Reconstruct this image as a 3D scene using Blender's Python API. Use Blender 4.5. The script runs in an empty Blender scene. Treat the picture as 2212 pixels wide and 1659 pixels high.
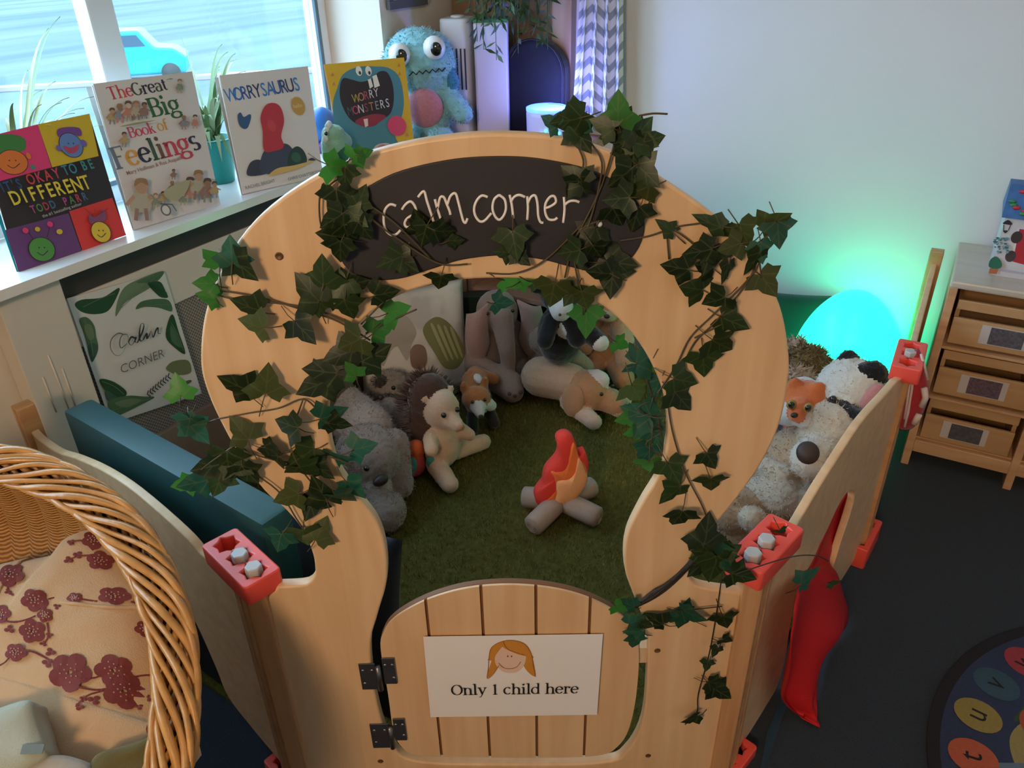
import bpy, bmesh, math, random
from mathutils import Vector as V, Matrix as M, Euler, noise
from mathutils.geometry import tessellate_polygon
random.seed(7)
S = bpy.context.scene
COL = S.collection
pi = math.pi

# ------------------------------------------------------------------ camera
F_PX, CX, CY, CAM_H = 1700.0, 1106.0, 829.5, 1.6
_d = V((1174.0-CX, -(3750.0-CY), -F_PX)).normalized()
_up = -_d
_fw = V((0, 0, -1)); _fy = (_fw - _fw.dot(_up)*_up).normalized(); _rx = _fy.cross(_up)
ROT = M((_rx, _fy, _up))
CAM = V((0, 0, CAM_H))
cd = bpy.data.cameras.new('camera'); co = bpy.data.objects.new('camera', cd); COL.objects.link(co)
cd.sensor_width = 36; cd.lens = F_PX/2212*36; cd.clip_start = .02; cd.clip_end = 200
co.matrix_world = M.Translation(CAM) @ ROT.to_4x4()
S.camera = co
# ------------------------------------------------------------------ world, lamps, exposure
S.view_settings.view_transform = 'Standard'; S.view_settings.look = 'None'
S.view_settings.gamma = 1; S.view_settings.exposure = 0.0; S.view_settings.use_curve_mapping = False
W = bpy.data.worlds.new('sky'); S.world = W; W.use_nodes = True
W.node_tree.nodes['Background'].inputs[0].default_value = (.56, .78, 1.0, 1)
W.node_tree.nodes['Background'].inputs[1].default_value = 8.0

# room frame: u runs along the window wall into the corner, v runs out of the window wall into the room
DR = V((.866025, -.5, 0)); DL = V((.5, .866025, 0)); COR = V((.283, 3.209, 0))
RZ = -pi/6
def rm(v, u, z=0): return COR + DR*v + DL*u + V((0, 0, z))
def ray(x, y): return ROT @ V((x-CX, -(y-CY), -F_PX))
def atz(x, y, z): r = ray(x, y); return CAM + r*((z-CAM_H)/r.z)
def aty(x, y, Y): r = ray(x, y); return CAM + r*(Y/r.y)
def atp(x, y, p, n): r = ray(x, y); return CAM + r*((V(p)-CAM).dot(n)/r.dot(n))
def rmc(P): q = P-COR; return (q.dot(DR), q.dot(DL), P.z)

def lamp(name, kind, loc, energy, color, size=.3, target=None, size_y=None, portal=False):
    l = bpy.data.lights.new(name, kind); o = bpy.data.objects.new(name, l); COL.objects.link(o)
    l.energy = energy; l.color = color; o.location = loc
    if kind == 'AREA':
        l.size = size
        if size_y: l.shape = 'RECTANGLE'; l.size_y = size_y
        if portal: l.cycles.is_portal = True
    else: l.shadow_soft_size = size
    if target is not None:
        o.rotation_euler = (V(target)-V(loc)).to_track_quat('-Z', 'Y').to_euler()
    return o
lamp('warm_ceiling_lamp', 'AREA', (-.95, -1.55, 2.3), 58, (1.0, .69, .42), .5, (-.05, 1.0, .5))
lamp('overhead_fill', 'AREA', (.7, 1.2, 2.37), 5.5, (1.0, .80, .62), .7, (.5, 2.0, .2))  # added fill lamp, not a known fitting; lifts the nook and drawer side
# ------------------------------------------------------------------ objects and tags
def tag(o, label=None, cat=None, group=None, kind=None):
    if label: o['label'] = label
    if cat: o['category'] = cat
    if group: o['group'] = group
    if kind: o['kind'] = kind
    return o
def thing(name, label, cat, loc=(0, 0, 0), rz=0, group=None, rot=None):
    o = bpy.data.objects.new(name, None); COL.objects.link(o); o.empty_display_size = .05
    o.location = loc; o.rotation_euler = rot if rot else (0, 0, rz)
    return tag(o, label, cat, group)
def struct_root(name, loc=(0, 0, 0), rz=0):
    o = bpy.data.objects.new(name, None); COL.objects.link(o); o.location = loc; o.rotation_euler = (0, 0, rz); o['kind'] = 'structure'
    return o
def link(name, me, mats, parent=None):
    o = bpy.data.objects.new(name, me); COL.objects.link(o)
    for m in (mats if isinstance(mats, (list, tuple)) else [mats]): me.materials.append(m)
    if parent is not None: o.parent = parent
    return o

# ------------------------------------------------------------------ materials
def nodes(name):
    m = bpy.data.materials.new(name); m.use_nodes = True
    nt = m.node_tree; return m, nt, nt.nodes['Principled BSDF']
def N(nt, t, **kw):
    n = nt.nodes.new(t)
    for k, v in kw.items():
        if k[0] == 'i': n.inputs[int(k[1:])].default_value = v
        else: setattr(n, k, v)
    return n
def plain(name, c, rough=.6, noise_amt=.0, scale=60, bump=0.0, bscale=200, sheen=0, metal=0, spec=.5, coat=0, emis=None, es=0):
    m, nt, b = nodes(name)
    b.inputs['Base Color'].default_value = (*c, 1); b.inputs['Roughness'].default_value = rough
    b.inputs['Metallic'].default_value = metal; b.inputs['Specular IOR Level'].default_value = spec
    b.inputs['Sheen Weight'].default_value = sheen; b.inputs['Coat Weight'].default_value = coat
    if emis: b.inputs['Emission Color'].default_value = (*emis, 1); b.inputs['Emission Strength'].default_value = es
    tc = N(nt, 'ShaderNodeTexCoord')
    if noise_amt:
        t = N(nt, 'ShaderNodeTexNoise'); t.inputs['Scale'].default_value = scale; t.inputs['Detail'].default_value = 4
        nt.links.new(tc.outputs['Object'], t.inputs['Vector'])
        mx = N(nt, 'ShaderNodeMix', data_type='RGBA')
        mx.inputs[6].default_value = (*[max(0, x*(1-noise_amt)) for x in c], 1)
        mx.inputs[7].default_value = (*[min(1, x*(1+noise_amt)) for x in c], 1)
        nt.links.new(t.outputs['Fac'], mx.inputs[0]); nt.links.new(mx.outputs[2], b.inputs['Base Color'])
    if bump:
        t2 = N(nt, 'ShaderNodeTexNoise'); t2.inputs['Scale'].default_value = bscale; t2.inputs['Detail'].default_value = 3
        nt.links.new(tc.outputs['Object'], t2.inputs['Vector'])
        bp = N(nt, 'ShaderNodeBump'); bp.inputs['Strength'].default_value = bump; bp.inputs['Distance'].default_value = .004
        nt.links.new(t2.outputs['Fac'], bp.inputs['Height']); nt.links.new(bp.outputs['Normal'], b.inputs['Normal'])
    return m
def woodm(name, c1, c2, stretch=(18, 18, 1.2), rough=.42, fine=90, coat=.15):
    m, nt, b = nodes(name)
    tc = N(nt, 'ShaderNodeTexCoord'); mp = N(nt, 'ShaderNodeMapping'); mp.inputs['Scale'].default_value = stretch
    nt.links.new(tc.outputs['Object'], mp.inputs['Vector'])
    t = N(nt, 'ShaderNodeTexNoise'); t.inputs['Scale'].default_value = 1.6; t.inputs['Detail'].default_value = 6; t.inputs['Distortion'].default_value = .6
    nt.links.new(mp.outputs['Vector'], t.inputs['Vector'])
    r = N(nt, 'ShaderNodeValToRGB'); r.color_ramp.elements[0].position = .32; r.color_ramp.elements[1].position = .68
    r.color_ramp.elements[0].color = (*c1, 1); r.color_ramp.elements[1].color = (*c2, 1)
    nt.links.new(t.outputs['Fac'], r.inputs['Fac']); nt.links.new(r.outputs['Color'], b.inputs['Base Color'])
    b.inputs['Roughness'].default_value = rough; b.inputs['Coat Weight'].default_value = coat; b.inputs['Coat Roughness'].default_value = .35
    return m
def fabric(name, c, amt=.12, weave=500, bump=.25): return plain(name, c, .9, amt, 40, bump, weave, sheen=.25, spec=.15)
def furm(name, c, amt=.22): return plain(name, c, .95, amt, 120, .5, 260, sheen=.4, spec=.1)

MAPLE = woodm('maple_veneer', (.67, .42, .22), (.77, .525, .30))
OAK = woodm('oak_lipping', (.47, .235, .10), (.57, .315, .145))
EDGE = woodm('ply_edge', (.60, .42, .26), (.70, .52, .34))
BEECH = woodm('beech', (.52, .29, .14), (.66, .40, .21), stretch=(2, 16, 16))
WHITE = plain('white_paint', (.78, .76, .73), .5, .03, 8, .05, 300)
PAPER = plain('paper', (.86, .84, .83), .45)
BLACKINK = plain('black_ink', (.015, .014, .016), .5)
CORAL = plain('coral_plastic', (.80, .085, .06), .38, .04, 30)
STEEL = plain('steel', (.42, .42, .44), .32, .06, 40, metal=1)
DARK = plain('dark_gap', (.012, .011, .012), .8)

# ------------------------------------------------------------------ mesh building
def catmull(P, n=8, closed=True):
    P = [V(p) for p in P]; out = []; L = len(P)
    for i in range(L if closed else L-1):
        if closed: a, b, c, d = P[i-1], P[i], P[(i+1) % L], P[(i+2) % L]
        else: a, b, c, d = P[max(i-1, 0)], P[i], P[i+1], P[min(i+2, L-1)]
        for k in range(n):
            t = k/n
            out.append(.5*((2*b)+(c-a)*t+(2*a-5*b+4*c-d)*t*t+(3*b-a-3*c+d)*t**3))
    if not closed: out.append(P[-1])
    return out
class MB:
    def __init__(s): s.bm = bmesh.new(); s.mi = 0
    def _f(s, vs):
        try:
            f = s.bm.faces.new(vs); f.material_index = s.mi; return f
        except ValueError: return None
    def box(s, c, size, rot=None, bev=0.0):
        c = V(c); hx, hy, hz = [x/2 for x in size]; R = rot if rot else M.Identity(3)
        if bev > 0:
            t = bmesh.new(); bmesh.ops.create_cube(t, size=1)
            bmesh.ops.scale(t, vec=size, verts=t.verts)
            bmesh.ops.bevel(t, geom=t.edges[:], offset=bev, segments=2, affect='EDGES', profile=.6)
            mp = {v: s.bm.verts.new(c + R @ v.co) for v in t.verts}
            for f in t.faces: s._f([mp[v] for v in f.verts])
            t.free(); return s
        vs = [s.bm.verts.new(c + R @ V((x*hx, y*hy, z*hz))) for x in (-1, 1) for y in (-1, 1) for z in (-1, 1)]
        for q in ((0, 1, 3, 2), (4, 6, 7, 5), (0, 4, 5, 1), (2, 3, 7, 6), (0, 2, 6, 4), (1, 5, 7, 3)): s._f([vs[i] for i in q])
        return s
    def ell(s, c, r, rot=None, seg=20, rings=12):
        c = V(c); R = rot.to_matrix() if isinstance(rot, Euler) else (rot if rot else M.Identity(3))
        if not isinstance(r, (tuple, list, V)): r = (r, r, r)
        rows = []
        for i in range(1, rings):
            th = pi*i/rings
            rows.append([s.bm.verts.new(c + R @ V((r[0]*math.sin(th)*math.cos(2*pi*j/seg), r[1]*math.sin(th)*math.sin(2*pi*j/seg), r[2]*math.cos(th)))) for j in range(seg)])
        t = s.bm.verts.new(c + R @ V((0, 0, r[2]))); b = s.bm.verts.new(c + R @ V((0, 0, -r[2])))
        for j in range(seg):
            k = (j+1) % seg
            s._f([t, rows[0][j], rows[0][k]]); s._f([b, rows[-1][k], rows[-1][j]])
            for i in range(len(rows)-1): s._f([rows[i][j], rows[i+1][j], rows[i+1][k], rows[i][k]])
        return s
    def tube(s, pts, r, seg=8, caps=True):
        pts = [V(p) for p in pts]; n = len(pts)
        rr = r if isinstance(r, (list, tuple)) else [r]*n
        rings = []; prev = None
        for i, p in enumerate(pts):
            t = (pts[min(i+1, n-1)] - pts[max(i-1, 0)])
            t = t.normalized() if t.length > 1e-9 else V((0, 0, 1))
            if prev is None:
                a = V((0, 0, 1)) if abs(t.z) < .9 else V((1, 0, 0)); x = t.cross(a).normalized()
            else:
                x = prev - t*prev.dot(t)
                x = x.normalized() if x.length > 1e-6 else t.orthogonal().normalized()
            prev = x; y = t.cross(x)
            rings.append([s.bm.verts.new(p + (x*math.cos(2*pi*j/seg)+y*math.sin(2*pi*j/seg))*rr[i]) for j in range(seg)])
        for i in range(n-1):
            for j in range(seg):
                k = (j+1) % seg; s._f([rings[i][j], rings[i][k], rings[i+1][k], rings[i+1][j]])
        if caps: s._f(rings[0][::-1]); s._f(rings[-1])
        return s
    def caps(s, p0, p1, r0, r1, seg=16):
        """capsule with two radii"""
        p0, p1 = V(p0), V(p1); d = (p1-p0); L = d.length; d = d/L if L > 1e-6 else V((0, 0, 1))
        pts, rr = [], []
        for k in range(7):
            a = -pi/2 + pi/2*k/6; pts.append(p0 + d*(math.sin(a)*r0)); rr.append(max(math.cos(a)*r0, r0*.03))
        for k in range(7):
            a = pi/2*k/6; pts.append(p1 + d*(math.sin(a)*r1)); rr.append(max(math.cos(a)*r1, r1*.03))
        return s.tube(pts, rr, seg)
    def lathe(s, prof, seg=32, c=(0, 0, 0), cap=True):
        c = V(c); rings = []
        for (r, z) in prof:
            rings.append([s.bm.verts.new(c + V((r*math.cos(2*pi*j/seg), r*math.sin(2*pi*j/seg), z))) for j in range(seg)])
        for i in range(len(rings)-1):
            for j in range(seg):
                k = (j+1) % seg; s._f([rings[i][j], rings[i][k], rings[i+1][k], rings[i+1][j]])
        if cap: s._f(rings[0][::-1]); s._f(rings[-1])
        return s
    def prism(s, poly, d, to3=lambda p: V((p[0], 0, p[1])), nrm=V((0, 1, 0))):
        """closed 2D polygon extruded by d along nrm"""
        a = [s.bm.verts.new(to3(p)) for p in poly]; b = [s.bm.verts.new(to3(p)+nrm*d) for p in poly]
        s._f(a); s._f(b[::-1]); n = len(a)
        for i in range(n): s._f([a[(i+1) % n], a[i], b[i], b[(i+1) % n]])
        return s
    def poly(s, pts): return s._f([s.bm.verts.new(V(p)) for p in pts])
    def grid(s, fn, nu, nv, closed_u=False):
        g = [[s.bm.verts.new(fn(i/nu, j/nv)) for j in range(nv+1)] for i in range(nu if closed_u else nu+1)]
        for i in range(nu):
            for j in range(nv):
                a = g[i]; b = g[(i+1) % len(g)]
                s._f([a[j], b[j], b[j+1], a[j+1]])
        return s
    def mesh(s, name, smooth=False):
        bmesh.ops.recalc_face_normals(s.bm, faces=s.bm.faces[:])
        me = bpy.data.meshes.new(name); s.bm.to_mesh(me); s.bm.free()
        if smooth: me.polygons.foreach_set('use_smooth', [True]*len(me.polygons))
        return me
    def build(s, name, mats, parent=None, smooth=False, loc=None, rot=None):
        o = link(name, s.mesh(name, smooth), mats, parent)
        if loc is not None: o.location = loc
        if rot is not None: o.rotation_euler = rot
        return o
def smooth_by_angle(o, deg=40):
    me = o.data; bm = bmesh.new(); bm.from_mesh(me)
    for f in bm.faces: f.smooth = True
    for e in bm.edges:
        if len(e.link_faces) == 2 and e.calc_face_angle(0) > math.radians(deg): e.smooth = False
    bm.to_mesh(me); bm.free()
def board(name, outlines, thick, mats, parent=None, bevel=.003, loc=(0, 0, 0), rot=(pi/2, 0, 0)):
    """flat board with holes: 2D outlines (x, y) filled, extruded to thick (centred), edges rounded"""
    cu = bpy.data.curves.new(name, 'CURVE'); cu.dimensions = '2D'; cu.fill_mode = 'BOTH'
    cu.extrude = thick/2-bevel; cu.bevel_depth = bevel; cu.bevel_resolution = 2; cu.offset = -bevel
    for ol in outlines:
        sp = cu.splines.new('POLY'); sp.points.add(len(ol)-1); sp.use_cyclic_u = True
        for p, q in zip(sp.points, ol): p.co = (q[0], q[1], 0, 1)
    t = bpy.data.objects.new('tmp', cu); COL.objects.link(t)
    me = bpy.data.meshes.new_from_object(t.evaluated_get(bpy.context.evaluated_depsgraph_get()))
    bpy.data.objects.remove(t); bpy.data.curves.remove(cu)
    me.transform(M.Translation(V(loc)) @ Euler(rot).to_matrix().to_4x4()); me.name = name
    me.materials.clear()
    o = link(name, me, mats, parent); smooth_by_angle(o, 35)
    return o
def text_mesh(txt, size, bold=0.0, align='CENTER'):
    cu = bpy.data.curves.new('t', 'FONT'); cu.body = txt; cu.size = size; cu.align_x = align; cu.offset = bold; cu.resolution_u = 3
    t = bpy.data.objects.new('tmp', cu); COL.objects.link(t)
    me = bpy.data.meshes.new_from_object(t.evaluated_get(bpy.context.evaluated_depsgraph_get()))
    vs = [v.co.copy() for v in me.vertices]; fs = [list(p.vertices) for p in me.polygons]
    bpy.data.objects.remove(t); bpy.data.curves.remove(cu); bpy.data.meshes.remove(me)
    return vs, fs

# ================================================================== THE ROOM SHELL
def room_place(o): o.location = COR; o.rotation_euler = (0, 0, RZ); return o
U0, V1, HC = -6.2, 3.3, 2.4
WV, GV, SV, SZ = -.56, -.84, -.47, .91       # wall face, glass, sill front, sill top
WU0, WU1, WZ1 = -3.9, -.47, 2.15              # window opening
CARPET = plain('navy_carpet', (.029, .040, .054), .95, .45, 260, .6, 420, sheen=.1, spec=.1)
LIMEWALL = plain('painted_wall', (.70, .71, .74), .75, .02, 6, .08, 250)
CREAMWALL = plain('cream_wall', (.74, .68, .58), .75, .02, 6, .08, 250)
m = MB(); m.box((V1/2-.4, U0/2, -.03), (V1+1.2, -U0+.4, .06)); o = room_place(m.build('floor', CARPET)); tag(o, kind='structure')
m = MB(); m.box((V1/2-.4, U0/2, HC+.03), (V1+1.2, -U0+.4, .06)); tag(room_place(m.build('ceiling', WHITE)), kind='structure')
m = MB(); m.box((V1/2-.4, .05, HC/2), (V1+1.2, .1, HC)); tag(room_place(m.build('wall_right', LIMEWALL)), kind='structure')
m = MB(); m.box((V1/2-.4, U0-.05, HC/2), (V1+1.2, .1, HC)); tag(room_place(m.build('wall_rear', WHITE)), kind='structure')
m = MB(); m.box((V1+.05, U0/2, HC/2), (.1, -U0, HC)); tag(room_place(m.build('wall_side', WHITE)), kind='structure')
m = MB(); T = .34
m.box((WV-T/2, (WU1)/2, HC/2), (T, -WU1, HC))
m.box((WV-T/2, (U0+WU0)/2, HC/2), (T, WU0-U0, HC))
m.box((WV-T/2, (WU0+WU1)/2, (SZ-.03)/2), (T, WU1-WU0, SZ-.03))
m.box((WV-T/2, (WU0+WU1)/2, (HC+WZ1)/2), (T, WU1-WU0, HC-WZ1))
tag(room_place(m.build('wall_left', CREAMWALL)), kind='structure')
# window
win = struct_root('window_1', COR, RZ)
FRAME = plain('window_frame_white', (.80, .82, .84), .35)
FRAMEB = plain('window_seal', (.10, .16, .20), .5)
m = MB(); fw, fd = .055, .06
for z in (SZ+fw/2, WZ1-fw/2): m.box((GV, (WU0+WU1)/2, z), (fd, WU1-WU0, fw), bev=.006)
for u in (WU0+fw/2, WU1-fw/2): m.box((GV, u, (SZ+WZ1)/2), (fd, fw, WZ1-SZ), bev=.006)
m.build('frame', FRAME, win)
for u in (-1.385, -2.6):
    m = MB(); m.box((GV, u, (SZ+WZ1)/2), (fd, .085, WZ1-SZ-2*fw), bev=.006); m.build('mullion', FRAME, win)
m = MB(); m.box((GV+.034, WU1-fw-.004, (SZ+WZ1)/2), (.012, .016, WZ1-SZ-2*fw)); m.box((GV+.034, (WU0+WU1)/2, SZ+fw+.004), (.012, WU1-WU0-2*fw, .014)); m.build('seal', FRAMEB, win)
gm, nt, b = nodes('window_glass'); out = nt.nodes['Material Output']
tr = N(nt, 'ShaderNodeBsdfTransparent'); tr.inputs[0].default_value = (.93, .985, 1, 1); gl = N(nt, 'ShaderNodeBsdfGlossy'); gl.inputs[1].default_value = .03
mx = N(nt, 'ShaderNodeMixShader'); mx.inputs[0].default_value = .05
nt.links.new(tr.outputs[0], mx.inputs[1]); nt.links.new(gl.outputs[0], mx.inputs[2]); nt.links.new(mx.outputs[0], out.inputs[0])
for (a, b_) in ((-1.343, WU1-fw), (-2.557, -1.427), (WU0+fw, -2.643)):
    m = MB(); m.box((GV, (a+b_)/2, (SZ+WZ1)/2), (.006, b_-a, WZ1-SZ-2*fw)); m.build('pane', gm, win)
SILL = plain('gloss_white_sill', (.80, .79, .77), .22, .02, 10)
m = MB(); e = .0015
m.prism([(GV+.031, WU0+e), (WV, WU0+e), (WV, U0+e), (SV, U0+e), (SV, -.57), (WV, -.57), (WV, WU1-e), (GV+.031, WU1-e)], .025, lambda p: V((p[0], p[1], SZ-.025)), V((0, 0, 1)))
o = room_place(m.build('trim_1', SILL)); tag(o, kind='structure')
# outside
g, nt, b = nodes('outside_paving')
tc = N(nt, 'ShaderNodeTexCoord'); t = N(nt, 'ShaderNodeTexNoise'); t.inputs['Scale'].default_value = .35; t.inputs['Detail'].default_value = 5
mp = N(nt, 'ShaderNodeMapping'); mp.inputs['Rotation'].default_value = (0, 0, .5); mp.inputs['Scale'].default_value = (3.0, .35, 1)
nt.links.new(tc.outputs['Object'], mp.inputs[0]); nt.links.new(mp.outputs[0], t.inputs['Vector'])
r = N(nt, 'ShaderNodeValToRGB'); r.color_ramp.elements[0].color = (.100, .135, .165, 1); r.color_ramp.elements[1].color = (.165, .20, .225, 1)
r.color_ramp.elements[0].position = .35; r.color_ramp.elements[1].position = .72
nt.links.new(t.outputs['Fac'], r.inputs[0]); nt.links.new(r.outputs[0], b.inputs['Base Color']); b.inputs['Roughness'].default_value = .9; b.inputs['Specular IOR Level'].default_value = 0
m = MB(); m.box((-20, 0, -.1), (38, 70, .1)); tag(room_place(m.build('ground', g)), kind='structure')

# ================================================================== PRINT: flat artwork on a sheet, laid in thin layers
def arc(cx, cy, rx, ry, a0, a1, n=12):
    return [(cx+rx*math.cos(math.radians(a0+(a1-a0)*i/n)), cy+ry*math.sin(math.radians(a0+(a1-a0)*i/n))) for i in range(n+1)]
# serif letters: strokes on a grid (x-height 1, capitals 1.45); 'H' marks a hairline serif
def sf(x, y, w=.26): return ('H', [(x-w, y), (x+w, y)])
G = {}
def gl_(ch, w, *st): G[ch] = (w, st)
gl_('O', 1.35, arc(.62, .72, .58, .72, 90, 450, 26))
gl_('n', 1.15, [(.22, 0), (.22, 1)], arc(.55, .62, .33, .36, 165, 0) + [(.88, 0)], sf(.22, 0), sf(.88, 0), ('H', [(0, .95), (.22, 1)]))
gl_('h', 1.15, [(.22, 0), (.22, 1.55)], arc(.55, .62, .33, .36, 165, 0) + [(.88, 0)], sf(.22, 0), sf(.88, 0), ('H', [(0, 1.5), (.22, 1.55)]))
gl_('l', .58, [(.26, 0), (.26, 1.55)], sf(.26, 0), ('H', [(.02, 1.5), (.26, 1.55)]))
gl_('i', .58, [(.26, 0), (.26, 1)], sf(.26, 0), ('H', [(.02, .95), (.26, 1)]), ('D', [(.24, 1.4)]))
gl_('1', .85, [(.42, 0), (.42, 1.45)], sf(.42, 0), ('H', [(.2, 1.3), (.42, 1.45)]))
gl_('y', 1.05, [(.18, 1), (.52, .05)], ('H', [(.88, 1), (.5, 0), (.36, -.32), (.14, -.4)]), sf(.18, 1, .2), sf(.86, 1, .18))
gl_('c', .95, arc(.48, .5, .4, .5, 40, 320, 16))
gl_('d', 1.12, arc(.46, .48, .4, .49, 40, 320, 16), [(.82, 0), (.82, 1.55)], ('H', [(.6, 1.5), (.82, 1.55)]), ('H', [(.82, .02), (1.02, .04)]))
gl_('e', .98, ('H', [(.1, .56), (.84, .56)]), arc(.47, .5, .39, .5, 8, 325, 18))
gl_('r', .82, [(.22, 0), (.22, 1)], ('H', [(.22, .66), (.42, .95), (.62, .98)]), ('D', [(.66, .9)]), sf(.22, 0), ('H', [(0, .95), (.22, 1)]))
gl_('T', 1.2, ('H', [(.05, 1.25), (.06, 1.43), (1.08, 1.43), (1.1, 1.25)]), [(.57, 0), (.57, 1.43)], sf(.57, 0))
gl_('G', 1.35, arc(.65, .72, .56, .72, 45, 320, 20), [(1.12, .2), (1.12, .64)], sf(1.12, .64, .22))
gl_('B', 1.2, [(.28, 0), (.28, 1.44)], [(.28, 1.44), (.7, 1.44)] + arc(.66, 1.1, .34, .34, 90, -90) + [(.28, .76)], [(.6, .76)] + arc(.68, .38, .4, .38, 90, -90) + [(.05, 0)], ('H', [(.05, 1.44), (.5, 1.44)]))
gl_('F', 1.1, [(.3, 0), (.3, 1.44)], ('H', [(.05, 1.44), (1.0, 1.44), (1.0, 1.15)]), ('H', [(.3, .78), (.78, .78)]), sf(.3, 0))
gl_('a', .98, arc(.42, .72, .34, .27, 160, 0, 8) + [(.76, 0)], arc(.42, .28, .34, .28, 70, 350, 14), ('H', [(.76, .02), (.94, .06)]))
gl_('t', .7, [(.3, 1.3), (.3, .2), (.4, .03), (.6, .1)], ('H', [(.06, .98), (.6, .98)]))
gl_('g', 1.05, arc(.46, .62, .34, .36, 0, 360, 20), arc(.46, -.2, .42, .25, 0, 360, 20), ('H', [(.3, .26), (.14, .1), (.3, .02)]), ('H', [(.7, .88), (.96, .98)]))
gl_('o', 1.05, arc(.5, .5, .42, .5, 90, 450, 22))
gl_('k', 1.12, [(.22, 0), (.22, 1.55)], ('H', [(.22, .45), (.8, .98)]), [(.45, .62), (.9, 0)], sf(.22, 0), sf(.9, 0, .2), ('H', [(0, 1.5), (.22, 1.55)]))
gl_('f', .72, [(.28, 0), (.28, 1.2)] + arc(.5, 1.25, .22, .28, 180, 40, 6), ('H', [(.05, .98), (.6, .98)]), sf(.28, 0))
gl_('s', .85, arc(.42, .74, .3, .25, 40, 270, 10) + arc(.42, .25, .32, .25, 90, -140, 10))

class Print:
    def __init__(s, w, h, base, thick=.0006):
        s.mats = []; s.m = MB(); s.z = 0; s.w, s.h = w, h; s.lay = .00022
        s.use(base); s.m.box((0, 0, -thick/2), (w, h, thick))
    def use(s, mat):
        if mat not in s.mats: s.mats.append(mat)
        s.m.mi = s.mats.index(mat); s.cur = mat
    def up(s): s.z += s.lay
    def poly(s, pts, mat):
        s.use(mat); s.up(); P = [V((x, y, s.z)) for x, y in pts]
        vs = [s.m.bm.verts.new(p) for p in P]
        for t in tessellate_polygon([P]): s.m._f([vs[i] for i in t])
    def ell(s, cx, cy, rx, ry, mat, rot=0, n=24):
        c, q = math.cos(rot), math.sin(rot)
        s.poly([(cx+rx*math.cos(2*pi*i/n)*c-ry*math.sin(2*pi*i/n)*q, cy+rx*math.cos(2*pi*i/n)*q+ry*math.sin(2*pi*i/n)*c) for i in range(n)], mat)
    def rect(s, x0, y0, x1, y1, mat): s.poly([(x0, y0), (x1, y0), (x1, y1), (x0, y1)], mat)
    def blob(s, pts, mat, n=6): s.poly([(p.x, p.y) for p in catmull([(x, y, 0) for x, y in pts], n)], mat)
    def line(s, pts, w, mat, nib=None, up=True, smooth=0, close=False):
        """ribbon; nib = thin/thick ratio for a broad pen"""
        s.use(mat)
        if up: s.up()
        if smooth: pts = [(p.x, p.y) for p in catmull([(x, y, 0) for x, y in pts], smooth, close)]
        L = []; n = len(pts)
        for i in range(n):
            a, b = V(pts[max(i-1, 0)]+(0,)), V(pts[min(i+1, n-1)]+(0,)); d = (b-a)
            d = d.normalized() if d.length > 1e-9 else V((1, 0, 0))
            ww = w(i/(n-1)) if callable(w) else w
            if nib is not None: ww *= nib+(1-nib)*abs(d.y)**1.3
            q = V((-d.y, d.x, 0))*ww/2; p = V((pts[i][0], pts[i][1], s.z))
            L.append((s.m.bm.verts.new(p-q), s.m.bm.verts.new(p+q)))
        for i in range(n-1): s.m._f([L[i][0], L[i+1][0], L[i+1][1], L[i][1]])
    def text(s, txt, x, y, size, mat, bold=0, rot=0, align='CENTER', sx=1):
        s.use(mat); s.up(); vs, fs = text_mesh(txt, size, bold, align); c, q = math.cos(rot), math.sin(rot)
        nv = [s.m.bm.verts.new((x+v.x*sx*c-v.y*q, y+v.x*sx*q+v.y*c, s.z)) for v in vs]
        for f in fs: s.m._f([nv[i] for i in f])
    def serif(s, txt, x, y, xh, mats, thick=.2, rot=0, align='CENTER', bold=1.0, sx=1.0):
        tot = sum((G[c][0] if c != ' ' else .55) for c in txt)*xh*sx
        px = x-(tot/2 if align == 'CENTER' else 0)*math.cos(rot); py = y-(tot/2 if align == 'CENTER' else 0)*math.sin(rot)
        c, q = math.cos(rot), math.sin(rot); k = 0; s.up()
        for ch in txt:
            if ch == ' ': adv = .55*xh*sx
            else:
                mat = mats[k % len(mats)] if isinstance(mats, list) else mats; k += 1
                wd, st = G[ch]; adv = wd*xh*sx
                for g in st:
                    hair = False; dot = False
                    if isinstance(g, tuple): hair = g[0] == 'H'; dot = g[0] == 'D'; g = g[1]
                    P = [(px+(a*xh*sx)*c-(b*xh)*q, py+(a*xh*sx)*q+(b*xh)*c) for a, b in g]
                    if dot:
                        z = s.z; s.ell(P[0][0], P[0][1], xh*.12*bold, xh*.12*bold, mat, n=10); s.z = z
                    else: s.line(P, xh*(.085*bold if hair else thick*bold), mat, None if hair else .32, up=False)
            px += adv*c; py += adv*q
    def build(s, name, parent=None): 
        bmesh.ops.recalc_face_normals; me = bpy.data.meshes.new(name); s.m.bm.to_mesh(me); s.m.bm.free()
        return link(name, me, s.mats, parent)
_pc = {}
def ink(r, g, b, rough=.5):
    k = (r, g, b)
    if k not in _pc: _pc[k] = plain('ink_%d' % len(_pc), k, rough)
    return _pc[k]
def frame_from(O, X, Y):
    """matrix whose x, y axes follow X, Y (Y made perpendicular), origin O"""
    x = X.normalized(); y = (Y-x*Y.dot(x)).normalized(); z = x.cross(y)
    return M.Translation(O) @ M((x, y, z)).transposed().to_4x4()
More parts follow.
